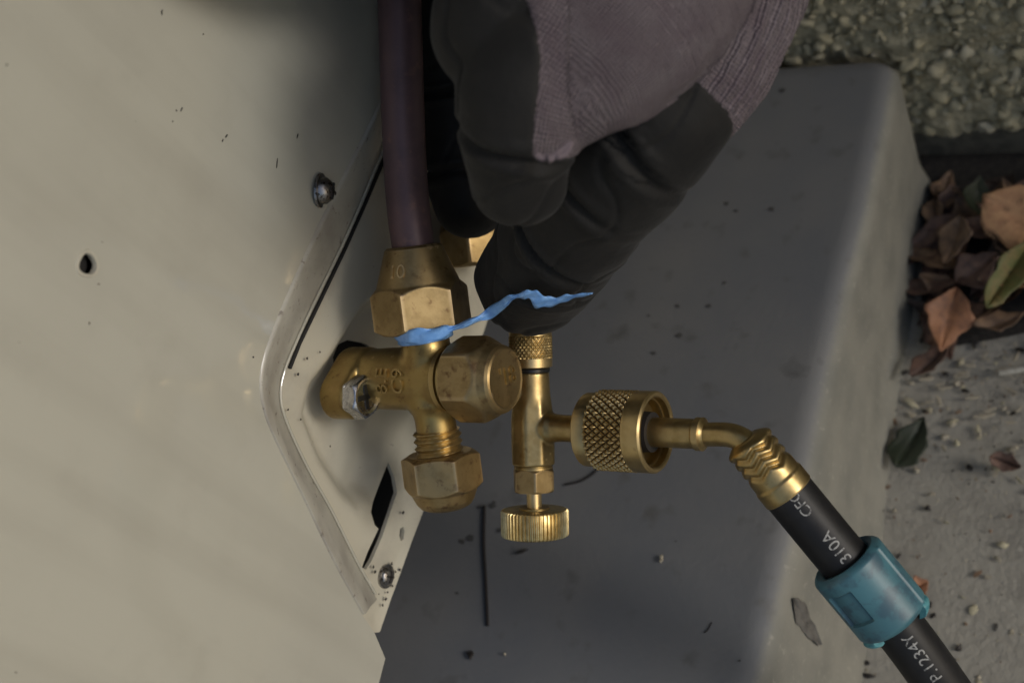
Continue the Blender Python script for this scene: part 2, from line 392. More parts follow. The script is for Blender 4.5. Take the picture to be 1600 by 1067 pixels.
# roughcast wall behind: plain base strip at the foot, thick pebble coat above it
wall = thing('rough_wall', 'rough pebble-dashed wall in the upper corner behind the slab and leaf heap', 'wall', (.3, WY, 0))
xs = np.concatenate([np.linspace(-.9, -.05, 40), np.linspace(-.04, .42, 300), np.linspace(.43, 1.2, 40)]); zs = np.concatenate([np.linspace(.018, .22, 130), np.linspace(.225, .9, 40)])
wv = np.array([(x, WY+.004, z) for z in zs for x in xs]); wv[:, 1] += vnoise(wv, 260, 5)*.0018+vnoise(wv, 700, 6)*.0008
n = len(xs); wf = [(j*n+i, j*n+i+1, (j+1)*n+i+1, (j+1)*n+i) for j in range(len(zs)-1) for i in range(n-1)]
b0 = len(wv); wv = np.vstack([wv, [(x, WY+.012, .016) for x in xs]]); wf += [(i, i+1, b0+i+1, b0+i) for i in range(n-1)]
mesh('render_coat', wv, wf, WALLM, wall)
bv = [(-.9, WY+.0055, -.01), (1.2, WY+.0055, -.01), (1.2, WY+.0062, .03), (-.9, WY+.0062, .03)]
mesh('wall_foot', bv, [(0, 1, 2, 3)], mat('shaded_cement', (.13, .125, .10), .95, c2=(.08, .078, .065), nsc=150, bump=.6, bsc=400, bdist=.001), wall)  # foot coloured dark to stand for shade below the pebble coat
def pebble_mesh(seed, sub=2):
    bm = bmesh.new(); bmesh.ops.create_icosphere(bm, subdivisions=sub, radius=1); V = np.array([v.co[:] for v in bm.verts]); F = [[v.index for v in f.verts] for f in bm.faces]; bm.free()
    V = V*(1+.42*vnoise(V, 2.6, seed)[:, None]+.30*vnoise(V, 5.8, seed+50)[:, None])*np.array(np.random.default_rng(seed).uniform(.6, 1.3, 3)); return V, F
PM = []
for s in range(14):
    V, F = pebble_mesh(s); me = bpy.data.meshes.new('pebble'); me.from_pydata(V.tolist(), [], F); me.materials.append(PEB[(0, 1, 2, 0, 1, 3, 0, 1, 1, 0, 3, 2, 0, 1)[s]])
    me.polygons.foreach_set('use_smooth', [True]*len(me.polygons)); PM.append(me)
pts = []
tries = rng.uniform(0, 1, (60000, 2))
grid = {}
for u, v_ in tries:
    x = -.25+u*.85; z = .020+v_*.36; r = .0010+.0022*rng.random()**1.5
    k = (int(x/.0045), int(z/.0045)); ok = True
    for i in (-1, 0, 1):
        for j in (-1, 0, 1):
            for (xx, zz, rr) in grid.get((k[0]+i, k[1]+j), ()):
                if (xx-x)**2+(zz-z)**2 < ((r+rr)*.62)**2: ok = False
    if ok: grid.setdefault(k, []).append((x, z, r)); pts.append((x, z, r))
pts = np.array(pts); P3 = np.column_stack([pts[:, 0], np.full(len(pts), WY+.0045), pts[:, 1]])
px, py, d = proj(P3)
hidden = (px < 1235) | ((px < 1405) & (py > 95)) | (py > 290)
vis = (px > 1235) & (px < 1612) & (py > -12) & ~hidden
order = np.argsort(-np.where(vis, pts[:, 2]/d, 0))
single = set(order[:290][vis[order[:290]]].tolist())
rl = np.array(wall.location); SVv, SFf, SM = [], [], []; nb = 0
small = [pebble_mesh(s+30, 1) for s in range(6)]
for i, (x, z, r) in enumerate(pts):
    rot = Matrix(); eul = rng.uniform(0, 6.28, 3); R3 = np.array((Matrix.Rotation(eul[0], 3, 'X')@Matrix.Rotation(eul[1], 3, 'Y')@Matrix.Rotation(eul[2], 3, 'Z')))
    loc = np.array((x, WY+.0064-.0030*rng.random(), z))
    if i in single:
        o = bpy.data.objects.new('pebble', PM[rng.integers(14)]); COL.objects.link(o); o.parent = wall
        o.location = loc-rl; o.rotation_euler = eul; o.scale = (r*1.12,)*3
    else:
        V, F = small[rng.integers(6)]; SVv.append(V@R3.T*r*1.12+loc); SFf += [[q+nb for q in f] for f in F]; nb += len(V); SM += [int(rng.choice([0, 0, 1, 1, 2, 3]))]*len(F)
o = mesh('pebble_coat', np.vstack(SVv), SFf, PEB, wall, fmat=SM, ang=80); o['kind'] = 'stuff'

# ------------------------------------------------------------------ outdoor unit
XP, XI, XV = .008, .0035, 0.                       # panel face, rim of its flange, valve plate
unit = thing('outdoor_unit', 'cream painted metal casing of an outdoor air conditioning unit with dark screws', 'air conditioner', (XV, 0, .127))
OUT = [(755, -200), (667, 0), (590, 165), (553, 240), (500, 345), (450, 455), (421, 528), (409, 567), (405, 605), (412, 645), (430, 690), (470, 772), (520, 876), (566, 960), (585, 988), (602, 1028), (592, 1067), (570, 1140), (500, 1330)]
INN = [(770, -130), (690, 40), (599, 236), (567, 312), (534, 386), (492, 472), (464, 533), (446, 577), (439, 615), (447, 655), (480, 728), (520, 800), (560, 880), (592, 936)]
def pl(pts_, x): return np.array([onp(px_, py_, 0, x)[1:] for px_, py_ in pts_])
to_x = lambda base: (lambda V2, h: np.column_stack([base+h, V2[:, 0], V2[:, 1]]))
o2 = pl(OUT, XP)
o2s = catmull(o2[:14], 5)
edge = np.vstack([o2s, o2[14:]])
big = np.vstack([[(WY-.012, .70), (WY-.012, edge[0][1])], edge, [(-.6, edge[-1][1]), (-.6, .70)]])
hole_c = onp(136, 413, 0, XP)[1:]
def blob(c, ry, rz, n_=14, j=.06): return np.array([(c[0]+ry*math.cos(t)*(1+j*math.sin(3*t)), c[1]+rz*math.sin(t)*(1+j*math.cos(2*t))) for t in np.linspace(0, 2*math.pi, n_, endpoint=False)])
hole = blob(hole_c, .0021, .0026)
V, F = sheet([big, hole], .02, lambda P: np.zeros(len(P)), to_x(XP), .0012, grid=False)
mesh('side_panel', V, F, CREAM, unit, ang=30)
# folded rim of the panel around the valve opening
a_ = resample(o2s[3:], .002); 
i2 = catmull(pl(INN, XI), 6)
def arc(L, m):
    s_ = np.concatenate([[0], np.cumsum(np.linalg.norm(np.diff(L, axis=0), axis=1))]); q = np.linspace(0, s_[-1], m)
    return np.column_stack([np.interp(q, s_, L[:, k]) for k in range(L.shape[1])])
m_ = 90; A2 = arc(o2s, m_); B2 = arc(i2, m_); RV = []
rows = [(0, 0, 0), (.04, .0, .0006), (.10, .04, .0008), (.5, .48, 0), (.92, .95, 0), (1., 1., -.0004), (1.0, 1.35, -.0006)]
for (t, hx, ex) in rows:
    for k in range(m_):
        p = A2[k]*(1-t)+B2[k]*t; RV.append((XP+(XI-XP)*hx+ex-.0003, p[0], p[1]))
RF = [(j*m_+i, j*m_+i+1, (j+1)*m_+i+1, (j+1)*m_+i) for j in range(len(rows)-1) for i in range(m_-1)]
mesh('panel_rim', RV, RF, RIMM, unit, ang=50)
V, F = tube([(XI-.0001, *p) for p in i2[4:-1]], .00042, 10); mesh('rim_hem', V, F, CREAM, unit)
# valve plate with pressed recess, slot and slit
PL_RIGHT = [(590, 986), (607, 935), (655, 805), (708, 650), (745, 540), (780, 430), (850, 225), (930, 0)]
PL_LEFT = [(760, -60), (680, 0), (580, 225), (500, 390), (430, 540), (415, 610), (450, 720), (520, 860), (560, 935), (566, 975), (576, 990)]
po = pl(PL_RIGHT+PL_LEFT, XV)
SLOT = [(608, 722), (617, 745), (621, 770), (611, 800), (602, 826), (598, 838), (581, 876), (572, 890), (566, 886), (575, 862), (592, 826), (586, 820), (580, 800), (583, 785), (596, 752)]
HOLE2 = [(552, 590), (549, 560), (556, 540), (572, 533), (598, 538), (625, 555), (640, 600), (600, 620), (565, 615)]
OVAL = [(626, 826), (631, 822), (633, 830), (631, 842), (627, 845), (625, 836)]
REC = pl([(520, 560), (490, 600), (478, 650), (505, 720), (540, 775), (562, 790), (582, 770), (603, 715), (640, 640), (690, 560), (700, 440), (640, 420), (570, 480)], XV)
def plate_h(P):
    ins = inpoly(P, REC); dd = polydist(P, REC)*np.where(ins, 1, -1)
    h = -.0068*sstep(-.0025, .0060, dd)
    # shallow pressed gutter next to the rim, rounded lip round the slot
    h += .0010*np.exp(-(polydist(P, np.array(po[:8]), False)/.0016)**2)
    return h+.0002*vnoise(np.column_stack([P, P[:, :1]*0]), 160, 9)
loops = [resample(po, .0015, True)]+[resample(pl(L, XV), .0012, True) for L in (SLOT, HOLE2, OVAL)]
V, F = sheet(loops, .0014, plate_h, to_x(XV), .0012)
mesh('valve_plate', V, F, CREAMD, unit, ang=40)
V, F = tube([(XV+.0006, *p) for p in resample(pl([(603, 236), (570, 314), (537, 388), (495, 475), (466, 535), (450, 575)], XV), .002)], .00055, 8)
mesh('gap_shade_strip', V, F, DARK, unit)  # dark strip standing in for the shadow line between rim and plate
# cabinet behind (dark inside) and feet on the slab
def box(lo, hi):
    lo, hi = np.array(lo), np.array(hi); V = np.array([[(lo, hi)[i][0], (lo, hi)[j][1], (lo, hi)[k][2]] for i in (0, 1) for j in (0, 1) for k in (0, 1)])
    return V, [(0, 1, 3, 2), (4, 6, 7, 5), (0, 4, 5, 1), (2, 3, 7, 6), (0, 2, 6, 4), (1, 5, 7, 3)]
zb = float(po[2][1])-.001
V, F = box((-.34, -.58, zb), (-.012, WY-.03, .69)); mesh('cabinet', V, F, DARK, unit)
for y in (-.30, .20):
    V, F = join(box((-.30, y, SLAB_Z), (-.03, y+.05, SLAB_Z+.012)), box((-.28, y+.012, SLAB_Z+.012), (-.05, y+.038, zb)))
    mesh('foot', V, F, STEELD, unit)
# screws
def screw(pxy, X, r, parent, tilt, m, hgt=1.6):
    c = onp(*pxy, 0, X); fr = Frame(c, np.array((1, 0, 0))+np.array(tilt), (0, 1, .3))
    prof_ = [(-.5, r*1.25), (.15, r*1.25), (.25, r*.98), (hgt*.45, r*.95), (hgt*.8, r*.7), (hgt, r*.36)]
    V, F = lathe(fr, prof_, 40); s_ = mesh('screw', V, F, m, parent, ang=50)
    for k in (0, 1):
        u, v_ = (fr.u, fr.v) if k == 0 else (fr.v, fr.u)
        bx = [fr.o+.001*(fr.t*t+u*aa*r*.62+v_*bb*r*.10) for t in (hgt*.6, hgt+.05) for aa in (-1, 1) for bb in (-1, 1)]
        mesh('cross_slot', bx, [(0, 1, 3, 2), (4, 6, 7, 5), (0, 4, 5, 1), (2, 3, 7, 6), (0, 2, 6, 4), (1, 5, 7, 3)], CHIP, s_)
    return s_
screw((502, 298), XP+.0004, 3.6, unit, tuple(cvec((.75, -.05, -.25))), STEELD, 3.4)
screw((604, 900), XV+.0004, 2.9, unit, (0, 0, 0), STEELD, 1.6)
# grommet in the stray screw hole and worn ring of bare paint
V, F = surf(Frame((XP, *hole_c), (1, 0, 0), (0, 1, 0)), [0.0, .35, .35, -.8], lambda t, th, k: ((3.0, 2.8, 2.3, 2.2)[k])*(1+.08*np.sin(3*th)), 28, (False, False))
mesh('hole_rim', V, F, CREAMD, unit)
V, F = lathe(Frame((XP-.002, *hole_c), (1, 0, 0), (0, 1, 0)), [(-5, 2.9), (-1.5, 2.9), (-1.2, 1.2)], 24); mesh('hole_plug', V, F, DARK, unit)
# chips and scuffs in the paint (tiny flecks)
FL = [(253, 20, 3, 9, .1), (11, 102, 4, 4, .5), (318, 54, 3, 3, 0), (276, 173, 3, 3, 0), (284, 171, 2.5, 8, .35), (270, 190, 2.5, 3, 0), (348, 220, 3, 6, .2), (354, 213, 3, 7, .45), (433, 255, 2.5, 16, .12), (465, 213, 2.5, 10, .25), (154, 444, 4, 2.5, .4), (140, 505, 3, 5, .2), (160, 378, 2, 2, 0), (212, 190, 1.5, 1.5, 0), (25, 1050, 3, 3, 0), (396, 558, 3, 3, 0), (30, 535, 2, 2, 0)]
FV, FF = [], []
for (fx, fy, w_, h_, sk) in FL:
    b0 = len(FV); k = 9; xx = XP+.00012
    for i in range(k):
        t = i/k*6.283; jit = rng.uniform(.6, 1.15); uu = w_*.5*math.cos(t)*jit; vv = h_*.5*math.sin(t)*jit
        FV.append(onp(fx+uu-vv*sk, fy+vv, 0, xx))
    FV.append(onp(fx, fy, 0, xx+.00025)); FF += [(b0+i, b0+(i+1) % k, b0+k) for i in range(k)]
for (fx, fy) in [(584, 885), (612, 880), (618, 893), (613, 915), (606, 925), (598, 945), (592, 928), (586, 893), (625, 890), (516, 697), (470, 655), (466, 585), (630, 800), (603, 935), (450, 640), (500, 550), (480, 560)]:
    b0 = len(FV); k = 7; s_ = rng.uniform(2.5, 5.5)
    xx = XV+.0013
    for i in range(k): t = i/k*6.283; jit = rng.uniform(.35, .8); FV.append(onp(fx+s_*math.cos(t)*jit*.7, fy+s_*math.sin(t)*jit, 0, xx))
    FV.append(onp(fx, fy, 0, xx+.0002)); FF += [(b0+i, b0+(i+1) % k, b0+k) for i in range(k)]
o = mesh('paint_chips', FV, FF, CHIP, unit); o['kind'] = 'stuff'

# ------------------------------------------------------------------ stop valve
A = nrm(cvec((.842, .012, .54))); Wd = cvec((-.13, .985, .10)); Wd = nrm(Wd-A*Wd.dot(A)*.3); B = nrm(np.cross(A, Wd))
O1 = at(686, 592, .347)
valve = thing('stop_valve', 'aged brass refrigerant stop valve bolted to the cream plate with hex caps', 'valve', O1)
fa = Frame(O1, A, Wd)
body = lathe(fa, [(-30, 7.8), (-22, 8.4), (-16, 8.7), (-6, 8.7), (1, 8.5), (3.2, 8.6)], 72)
OW = O1+A*(-.0030)
fw = Frame(OW, Wd, A); fd = Frame(OW, -Wd, A)
up = lathe(fw, [(0, 8.2), (6.5, 7.6), (8, 7.0), (9.5, 6.6), (16, 6.6)], 64)
dn = lathe(fd, [(0, 8), (6.8, 7.6), (8.2, 6.6), (9.6, 5.9), (11, 5.6), (15.2, 5.6)], 64)
# bolted ear: hull of two circles
EAR_B, EAR_W = 8.5, -3.4
def ear_outline(m=48):
    pts_ = []; c1, r1, c2, r2 = np.array((0., 0.)), 9.0, np.array((EAR_B, EAR_W)), 6.4
    for t in np.linspace(0, 2*math.pi, m, endpoint=False):
        dvec = np.array((math.cos(t), math.sin(t))); pts_.append(max((c1+dvec*r1, c2+dvec*r2), key=lambda q: q@dvec))
    return np.array(pts_)
eo = ear_outline(); EV = []
for (t, s_) in ((-31, .9), (-30.4, 1.), (-23.2, 1.), (-22.2, .965), (-21.8, .90)):
    for q in eo: qq = (q-np.array((4, -1)))*s_+np.array((4, -1)); EV.append(O1+.001*(A*t+B*qq[0]+Wd*qq[1]))
m = len(eo); EF = [(k*m+i, k*m+(i+1) % m, (k+1)*m+(i+1) % m, (k+1)*m+i) for k in range(4) for i in range(m)]+[list(range(m)), list(range(4*m, 5*m))]
V, F = join(body, up, dn, (EV, EF))
tmp = mesh('valve_body', V, F, BRASS_A, valve)
md = tmp.modifiers.new('r', 'REMESH'); md.mode = 'VOXEL'; md.voxel_size = .00036; md.use_smooth_shade = True
ms = tmp.modifiers.new('s', 'SMOOTH'); ms.factor = .5; ms.iterations = 22
def bake(o):
    dg = bpy.context.evaluated_depsgraph_get(); dg.update(); me = bpy.data.meshes.new_from_object(o.evaluated_get(dg)); o.modifiers.clear(); old = o.data; mats = list(old.materials); o.data = me; bpy.data.meshes.remove(old)
    me.materials.clear()
    for x in mats: me.materials.append(x)
    me.name = o.name; me.polygons.foreach_set('use_smooth', [True]*len(me.polygons))
bake(tmp)
# turned rings of the stem neck
V, F = lathe(fa, [(2.6, 8.5), (3.0, 9.0), (4.4, 9.0), (4.6, 8.3), (5.0, 8.3), (5.2, 8.9), (5.8, 8.9), (6.0, 8.3), (8, 8.3)], 72); mesh('neck_ring', V, F, BRASS_A, valve)
V, F = hexlathe(fa, [(6.6, 9.0), (6.7, 10.4), (8.0, 12.2), (14.6, 12.2), (18.6, 9.6), (20.6, 9.0), (21.4, 8.4), (21.7, 7.9), (21.5, 7.3), (21.5, 7.0)], 10.2, rot=.30)
cap = mesh('stem_cap', V, F, BRASS_N, valve, ang=28)
tv, tf = text_mesh("'18", .0066, .0005)
TV = np.array([O1+A*(.0215+p[2])+nrm(Wd*1.0+B*.05)*(p[1]+.0006)+np.cross(nrm(Wd), A)*(p[0]+.001) for p in tv])
mesh('embossed_mark', TV, tf, BRASS_A, cap, ang=20)
# thread and lower cap
def thread_r(t, th, k): return 5.75+.95*np.abs(((t/2.0-th/(2*math.pi)) % 1)*2-1)
V, F = surf(fd, np.linspace(14.2, 22.6, 80), thread_r, 64); mesh('thread', V, F, BRASS_B, valve, ang=60)
V, F = hexlathe(fd, [(20.7, 6.9), (20.5, 8.7), (21.0, 9.6), (22.0, 11.6), (29.2, 11.6), (31.2, 9.2), (34.0, 8.0), (35.3, 7.0), (36.0, 5.6), (36.1, 3)], 9.6, rot=math.radians(4))
mesh('lower_cap', V, F, BRASS_N, valve, ang=28)
# flare nut on the pipe end
V, F = hexlathe(fw, [(13.2, 9.0), (13.3, 11.2), (15.0, 13.9), (23.6, 13.9), (25.9, 11.4), (31, 9.6), (35.8, 7.9), (36.4, 7.2), (36.5, 6.2)], 11.6, rot=math.radians(15))
nut = mesh('flare_nut', V, F, BRASS_N, valve, ang=28)
tv, tf = text_mesh("10", .0050, .0003)
fv_ = nrm(CAM-OW); fu = nrm(np.cross(Wd, fv_)); fv2 = np.cross(fu, Wd)
TV = []
for p in tv:
    an = p[0]/.0095-.55; hh = .0302+p[1]; r = .001*(np.interp(hh*1000, [25.9, 31, 35.8], [11.4, 9.6, 7.9]))+p[2]+.00005
    TV.append(OW+Wd*hh+r*(fv2*math.cos(an)+fu*math.sin(an)))
mesh('embossed_mark', TV, tf, BRASS_N, nut, ang=20)
# cast marks on the body: two lines read bottom to top
for txt, aa in (("8.E", -12.6), ("C9", -7.2)):
    tv, tf = text_mesh(txt, .0054, .0007); fB = nrm(np.cross(A, Wd)); fW = np.cross(fB, A); TV = []
    for p in tv:
        an = (p[0]-.0001)/.0082+.12; r = .0087+p[2]
        TV.append(O1+A*(aa*.001-p[1])+r*(fB*math.cos(an)+fW*math.sin(an)))
    mesh('embossed_mark', TV, tf, BRASS_A, valve, ang=20)
# mounting bolt with cross recess
fb = Frame(O1+.001*(B*(EAR_B+.6)+Wd*EAR_W)+A*(-.0224), A, Wd)
V, F = hexlathe(fb, [(0, 6.9), (.5, 6.9), (.55, 6.3), (3.4, 6.3), (4.4, 5.2), (4.5, 4.6), (4.0, 4.0), (3.8, 2.5)], 5.4, rot=.35)
bolt = mesh('mounting_bolt', V, F, STEEL, valve, ang=30)
for k in (0, 1):
    u, v_ = (fb.u, fb.v) if k == 0 else (fb.v, -fb.u)
    bx = [fb.o+.001*(fb.t*t+u*aa*3.4+v_*bb*.7) for t in (3.0, 4.05) for aa in (-1, 1) for bb in (-1, 1)]
    mesh('cross_slot', bx, [(0, 1, 3, 2), (4, 6, 7, 5), (0, 4, 5, 1), (2, 3, 7, 6), (0, 2, 6, 4), (1, 5, 7, 3)], ORING, bolt)
# copper pipe into the nut
top = OW+Wd*.034
pp = catmull([OW+Wd*.020, OW+Wd*.0365, OW+Wd*.045, at(632, 240, .343), at(624, 0, .338), at(617, -260, .333), at(612, -700, .33)], 10)
V, F = tube(pp, .0058, 48)
pr = mesh('copper_pipe', V, F, COPPER); tag(pr, 'dark oxidised copper pipe running up from the brass flare nut', 'pipe')

# second valve nut, further back behind the fingers
c2 = at(742, 414, .392); f2 = Frame(c2, Wd, A)
V, F = hexlathe(f2, [(0, 7.5), (.2, 8.6), (1.5, 10.6), (10, 10.6), (12.5, 9), (20, 7)], 9.2, rot=.5)
o = mesh('valve_nut', V, F, BRASS_N, ang=28); tag(o, 'brass nut of a second valve peeping out behind the dark fingertips', 'nut')

# ------------------------------------------------------------------ charging valve
W2 = cvec((.01, .99, .06)); A2v = nrm(cvec((.842, 0, .54))); W2 = nrm(W2-A2v*W2.dot(A2v)); O2 = at(832, 667, .357)
cv = thing('charging_valve', 'bright brass access valve with knurled cap above and ribbed thumb knob below', 'valve', O2)
g = Frame(O2, W2, A2v); gd = Frame(O2, -W2, A2v); ga = Frame(O2, A2v, W2)
def octr(th, ap, k): return np.minimum(ap/np.cos((th+.2+math.pi/8) % (math.pi/4)-math.pi/8), ap*1.06)*k
pr_ = [(-10.6, 5.6), (-10.2, 6.1), (-4, 6.2), (2, 6.1), (6, 5.7), (9, 5.2), (12, 5.05), (15.2, 5.0)]
main = surf(g, [p[0] for p in pr_], lambda t, th, k: octr(th, pr_[k][1]*.965, 1) if t < 7 else pr_[k][1], 64)
branch = lathe(ga, [(0, 4.4), (6, 4.4), (7.5, 3.9), (10, 3.7), (15, 3.75), (17, 4.2)], 48)
src = O2+W2*.010; dst = O1+A*.001+B*(-.004)
link = tube([src, src*.6+dst*.4-np.array((0, 0, .002)), dst], .0038, 32)
V, F = join(main, branch, link); tmp = mesh('valve_body', V, F, BRASS_B, cv)
md = tmp.modifiers.new('r', 'REMESH'); md.mode = 'VOXEL'; md.voxel_size = .0003; ms = tmp.modifiers.new('s', 'SMOOTH'); ms.factor = .5; ms.iterations = 6
bake(tmp)
V, F = lathe(g, [(15.2, 4.9), (15.4, 5.25), (16.2, 5.3), (16.5, 4.9)], 48); mesh('o_ring', V, F, ORING, cv)
V, F = lathe(g, [(14.6, 4.6), (17.6, 4.6)], 48); mesh('cap_seat', V, F, BRASS_B, cv)
def knurl(nd, pitch, h):
    def f(t, th):
        u = th/(2*math.pi)*nd; v_ = t/pitch
        tri = lambda x: np.abs((x % 1)*2-1)
        return h*np.minimum(1, np.minimum(tri(u+v_), tri(u-v_))*1.5)
    return f
k1 = knurl(30, 1.55*1.0, .42)
V, F = lathe(g, [(16.4, 5.0), (16.8, 5.9), (19.2, 6.0), (19.3, 5.7)], 72, (True, False)); c1 = (V, F)
c2_ = surf(g, np.linspace(19.3, 25.4, 50), lambda t, th, k: 5.65+k1(t, th), 360, (False, False))
c3_ = lathe(g, [(25.4, 5.7), (25.5, 6.0), (26.6, 5.9), (27.6, 5.0), (29.2, 4.2)], 72, (False, True))
V, F = join(c1, c2_, c3_); mesh('knurled_cap', V, F, BRASS_B, cv, ang=40)
V, F = lathe(gd, [(10.2, 5.2), (10.9, 5.2), (11.0, 5.4), (11.6, 5.4), (11.7, 4.6), (12.2, 4.6)], 48); mesh('neck_ring', V, F, BRASS_A, cv)
V, F = hexlathe(gd, [(11.6, 5.2), (11.7, 5.6), (12.5, 6.4), (17.2, 6.4), (18.0, 5.6), (18.1, 3)], 5.4, rot=.42)
mesh('packing_nut', V, F, BRASS_N, cv, ang=28)
V, F = lathe(gd, [(17, 2.1), (26, 2.1)], 32); mesh('spindle', V, F, BRASS_B, cv)
def rib_r(t, th, k):
    base = (8.6, 9.0, 9.2, 9.2, 9.0, 8.5)[k]; return base+(.28*np.clip(np.cos(th*52)*1.8, -1, 1) if 0 < k < 5 else -.1)
V, F = surf(gd, [23.0, 23.2, 23.6, 30.0, 30.4, 30.7], rib_r, 416); knob = mesh('thumb_knob', V, F, BRASS_K, cv, ang=40)
V, F = lathe(gd, [(22.5, 4.2), (23.0, 4.4), (23.2, 7.6)], 48, (True, False)); mesh('knob_hub', V, F, BRASS_A, knob)

# ------------------------------------------------------------------ charging hose with knurled coupler
hose = thing('charging_hose', 'black charging hose with knurled brass coupler, brass ferrule and teal sleeve', 'hose', at(1040, 668, .34))
k2 = knurl(34, 2.6, .8)
s1 = lathe(ga, [(17.4, 4.6), (17.5, 9.4), (18.0, 10.0), (21.6, 10.05), (21.8, 9.9)], 96, (False, False))
s2 = surf(ga, np.linspace(21.8, 33.0, 96), lambda t, th, k: 10.15+k2(t, th)*min(1, (k+1)/2, (96-k)/2), 528, (False, False))
s3 = lathe(ga, [(33.0, 10.2), (33.1, 10.75), (33.8, 10.85), (38.0, 10.85), (38.5, 10.4), (38.5, 9.7), (38.1, 9.25), (36.3, 9.2), (36.3, 8.7), (35.8, 8.6), (35.7, 9.0), (33.5, 9.0), (33.4, 4.0)], 96, (False, False))
V, F = join(s1, s2, s3); cm = np.array([np.mean(V[list(f)], 0) for f in F])-ga.o; ca = cm@ga.t; cr = np.linalg.norm(cm-np.outer(ca, ga.t), axis=1); mesh('coupler', V, F, [BRASS_B, GRIME], hose, ang=38, fmat=((ca > .0222) & (ca < .0327) & (cr < .01035)).astype(int))
V, F = lathe(ga, [(33.6, 5.5), (37.3, 5.3), (37.4, 3.6)], 64, (False, False)); mesh('coupler_liner', V, F, CHIP, hose)
P0 = ga.p(.0335); P1 = ga.p(.0495)
V, F = lathe(ga, [(31, 3.9), (49.4, 3.9), (49.9, 4.35), (51.6, 4.35), (52.0, 3.6), (52.6, 3.2)], 56); mesh('barrel', V, F, BRASS_B, hose)
pE = ga.p(.0525); ex, ey, ed = proj(pE)
el = catmull([ga.p(.050), pE, at(ex+36, ey+1, ed-.0045), at(ex+62, ey+12, ed-.007), at(ex+84, ey+34, ed-.008), at(ex+108, ey+66, ed-.0085)], 10)
V, F = tube(el, .0031, 40); mesh('elbow_tube', V, F, BRASS_B, hose)
hD = ed-.0085
F0 = at(1164, 686, hD); F1 = at(1231, 768, hD); ffr = Frame(F0, F1-F0, CAM-F0); LF = np.linalg.norm(F1-F0)*1000
def ferr(t, th, k):
    zig = 1.25*np.abs(((th*6/(2*math.pi)) % 1)*2-1)
    r = 6.45+.0*th
    for c in (3.0, 5.7, 8.4): r = r-.95*sstep(.3, 2, t)*np.exp(-(((t+zig-.6)-c)/.7)**2)
    r = r+.35*sstep(LF-4.5, LF-3.6, t)
    return r*(.62+.38*math.sin(min(1, t/2.0)*math.pi/2))
fsec = surf(ffr, np.linspace(0, LF, 70), ferr, 160, (True, False))
fend = lathe(ffr, [(LF, 6.85), (LF+.3, 6.75), (LF+.35, 6.6), (LF-1.5, 6.3)], 160, (False, False))
V, F = join(fsec, fend); mesh('ferrule', V, F, BRASS_B, hose, ang=45)
hp = catmull([at(1222, 757, hD), F1, at(1296, 847, hD+.0005), at(1362, 926, hD+.001), at(1458, 1052, hD+.003), at(1560, 1210, hD+.012), at(1640, 1400, hD+.04), at(1690, 1700, hD+.07)], 14)
V, F = tube(hp, .00655, 56, up=CAM-F0); mesh('hose_tube', V, F, RUBBER, hose)
# printing on the hose, read from the far end towards the ferrule
seg = np.concatenate([[0], np.cumsum(np.linalg.norm(np.diff(hp, axis=0), axis=1))]); HT = np.gradient(hp, axis=0); HT /= np.linalg.norm(HT, axis=1)[:, None]
def hose_text(s_, pxy, size, shift):
    X_, Y_, _ = proj(hp); i0 = np.argmin((X_-pxy[0])**2+(Y_-pxy[1])**2); s0 = seg[i0]
    tv, tf = text_mesh(s_, size, .00004); TV = []
    for p in tv:
        sc = s0-p[0]; P = np.array([np.interp(sc, seg, hp[:, k]) for k in range(3)]); T = nrm([np.interp(sc, seg, HT[:, k]) for k in range(3)])
        vd = CAM-P; vd = nrm(vd-T*vd.dot(T)); sd = np.cross(vd, -T)       # glyph up
        an = (p[1]+shift)/.00655; r = .00655+.00006+p[2]
        TV.append(P+r*(vd*math.cos(an)+sd*math.sin(an)))
    mesh('printing', TV, tf, INK, hose, flat=True)
hose_text('CFC', (1241, 780), .0039, -.0006)
hose_text('310A', (1302, 845), .0043, -.0006)
hose_text('P.1234Y', (1432, 1015), .0041, -.0002)
# teal sleeve: turned shell with a snap window, seam rib and end lugs
C0, C1 = at(1318, 872, hD+.0006), at(1398, 968, hD+.0012); cf = Frame(C0, C1-C0, CAM-C0); LC = np.linalg.norm(C1-C0)*1000
ts = np.linspace(0, LC, 90)
def coll(t, th, k):
    e_ = min(t, LC-t); r = 10.0-1.5*max(0, 1-e_/1.8)**2
    d = ((th+math.pi) % (2*math.pi))-math.pi
    w0, w1 = .45, 1.15                              # snap window
    inw = sstep(w0-.05, w0+.02, d)*(1-sstep(w1-.02, w1+.05, d))*sstep(LC*.22, LC*.24, t)*(1-sstep(LC*.66, LC*.68, t))
    rim = inw*4*(1-inw)
    seam = np.exp(-((d+.95)/.05)**2)
    return r-.75*inw-.55*rim+.5*seam*(1 if e_ > 1 else 0)
sh = surf(cf, ts, coll, 240, (False, False))
V, F = join(sh, lathe(cf, [(0, 8.5), (.2, 7.4), (1.2, 6.6)], 240, (False, False)), lathe(cf, [(LC, 8.5), (LC-.2, 7.6), (LC-1.5, 6.6)], 240, (False, False)))
sleeve = mesh('teal_sleeve', V, F, TEAL, hose, ang=50)
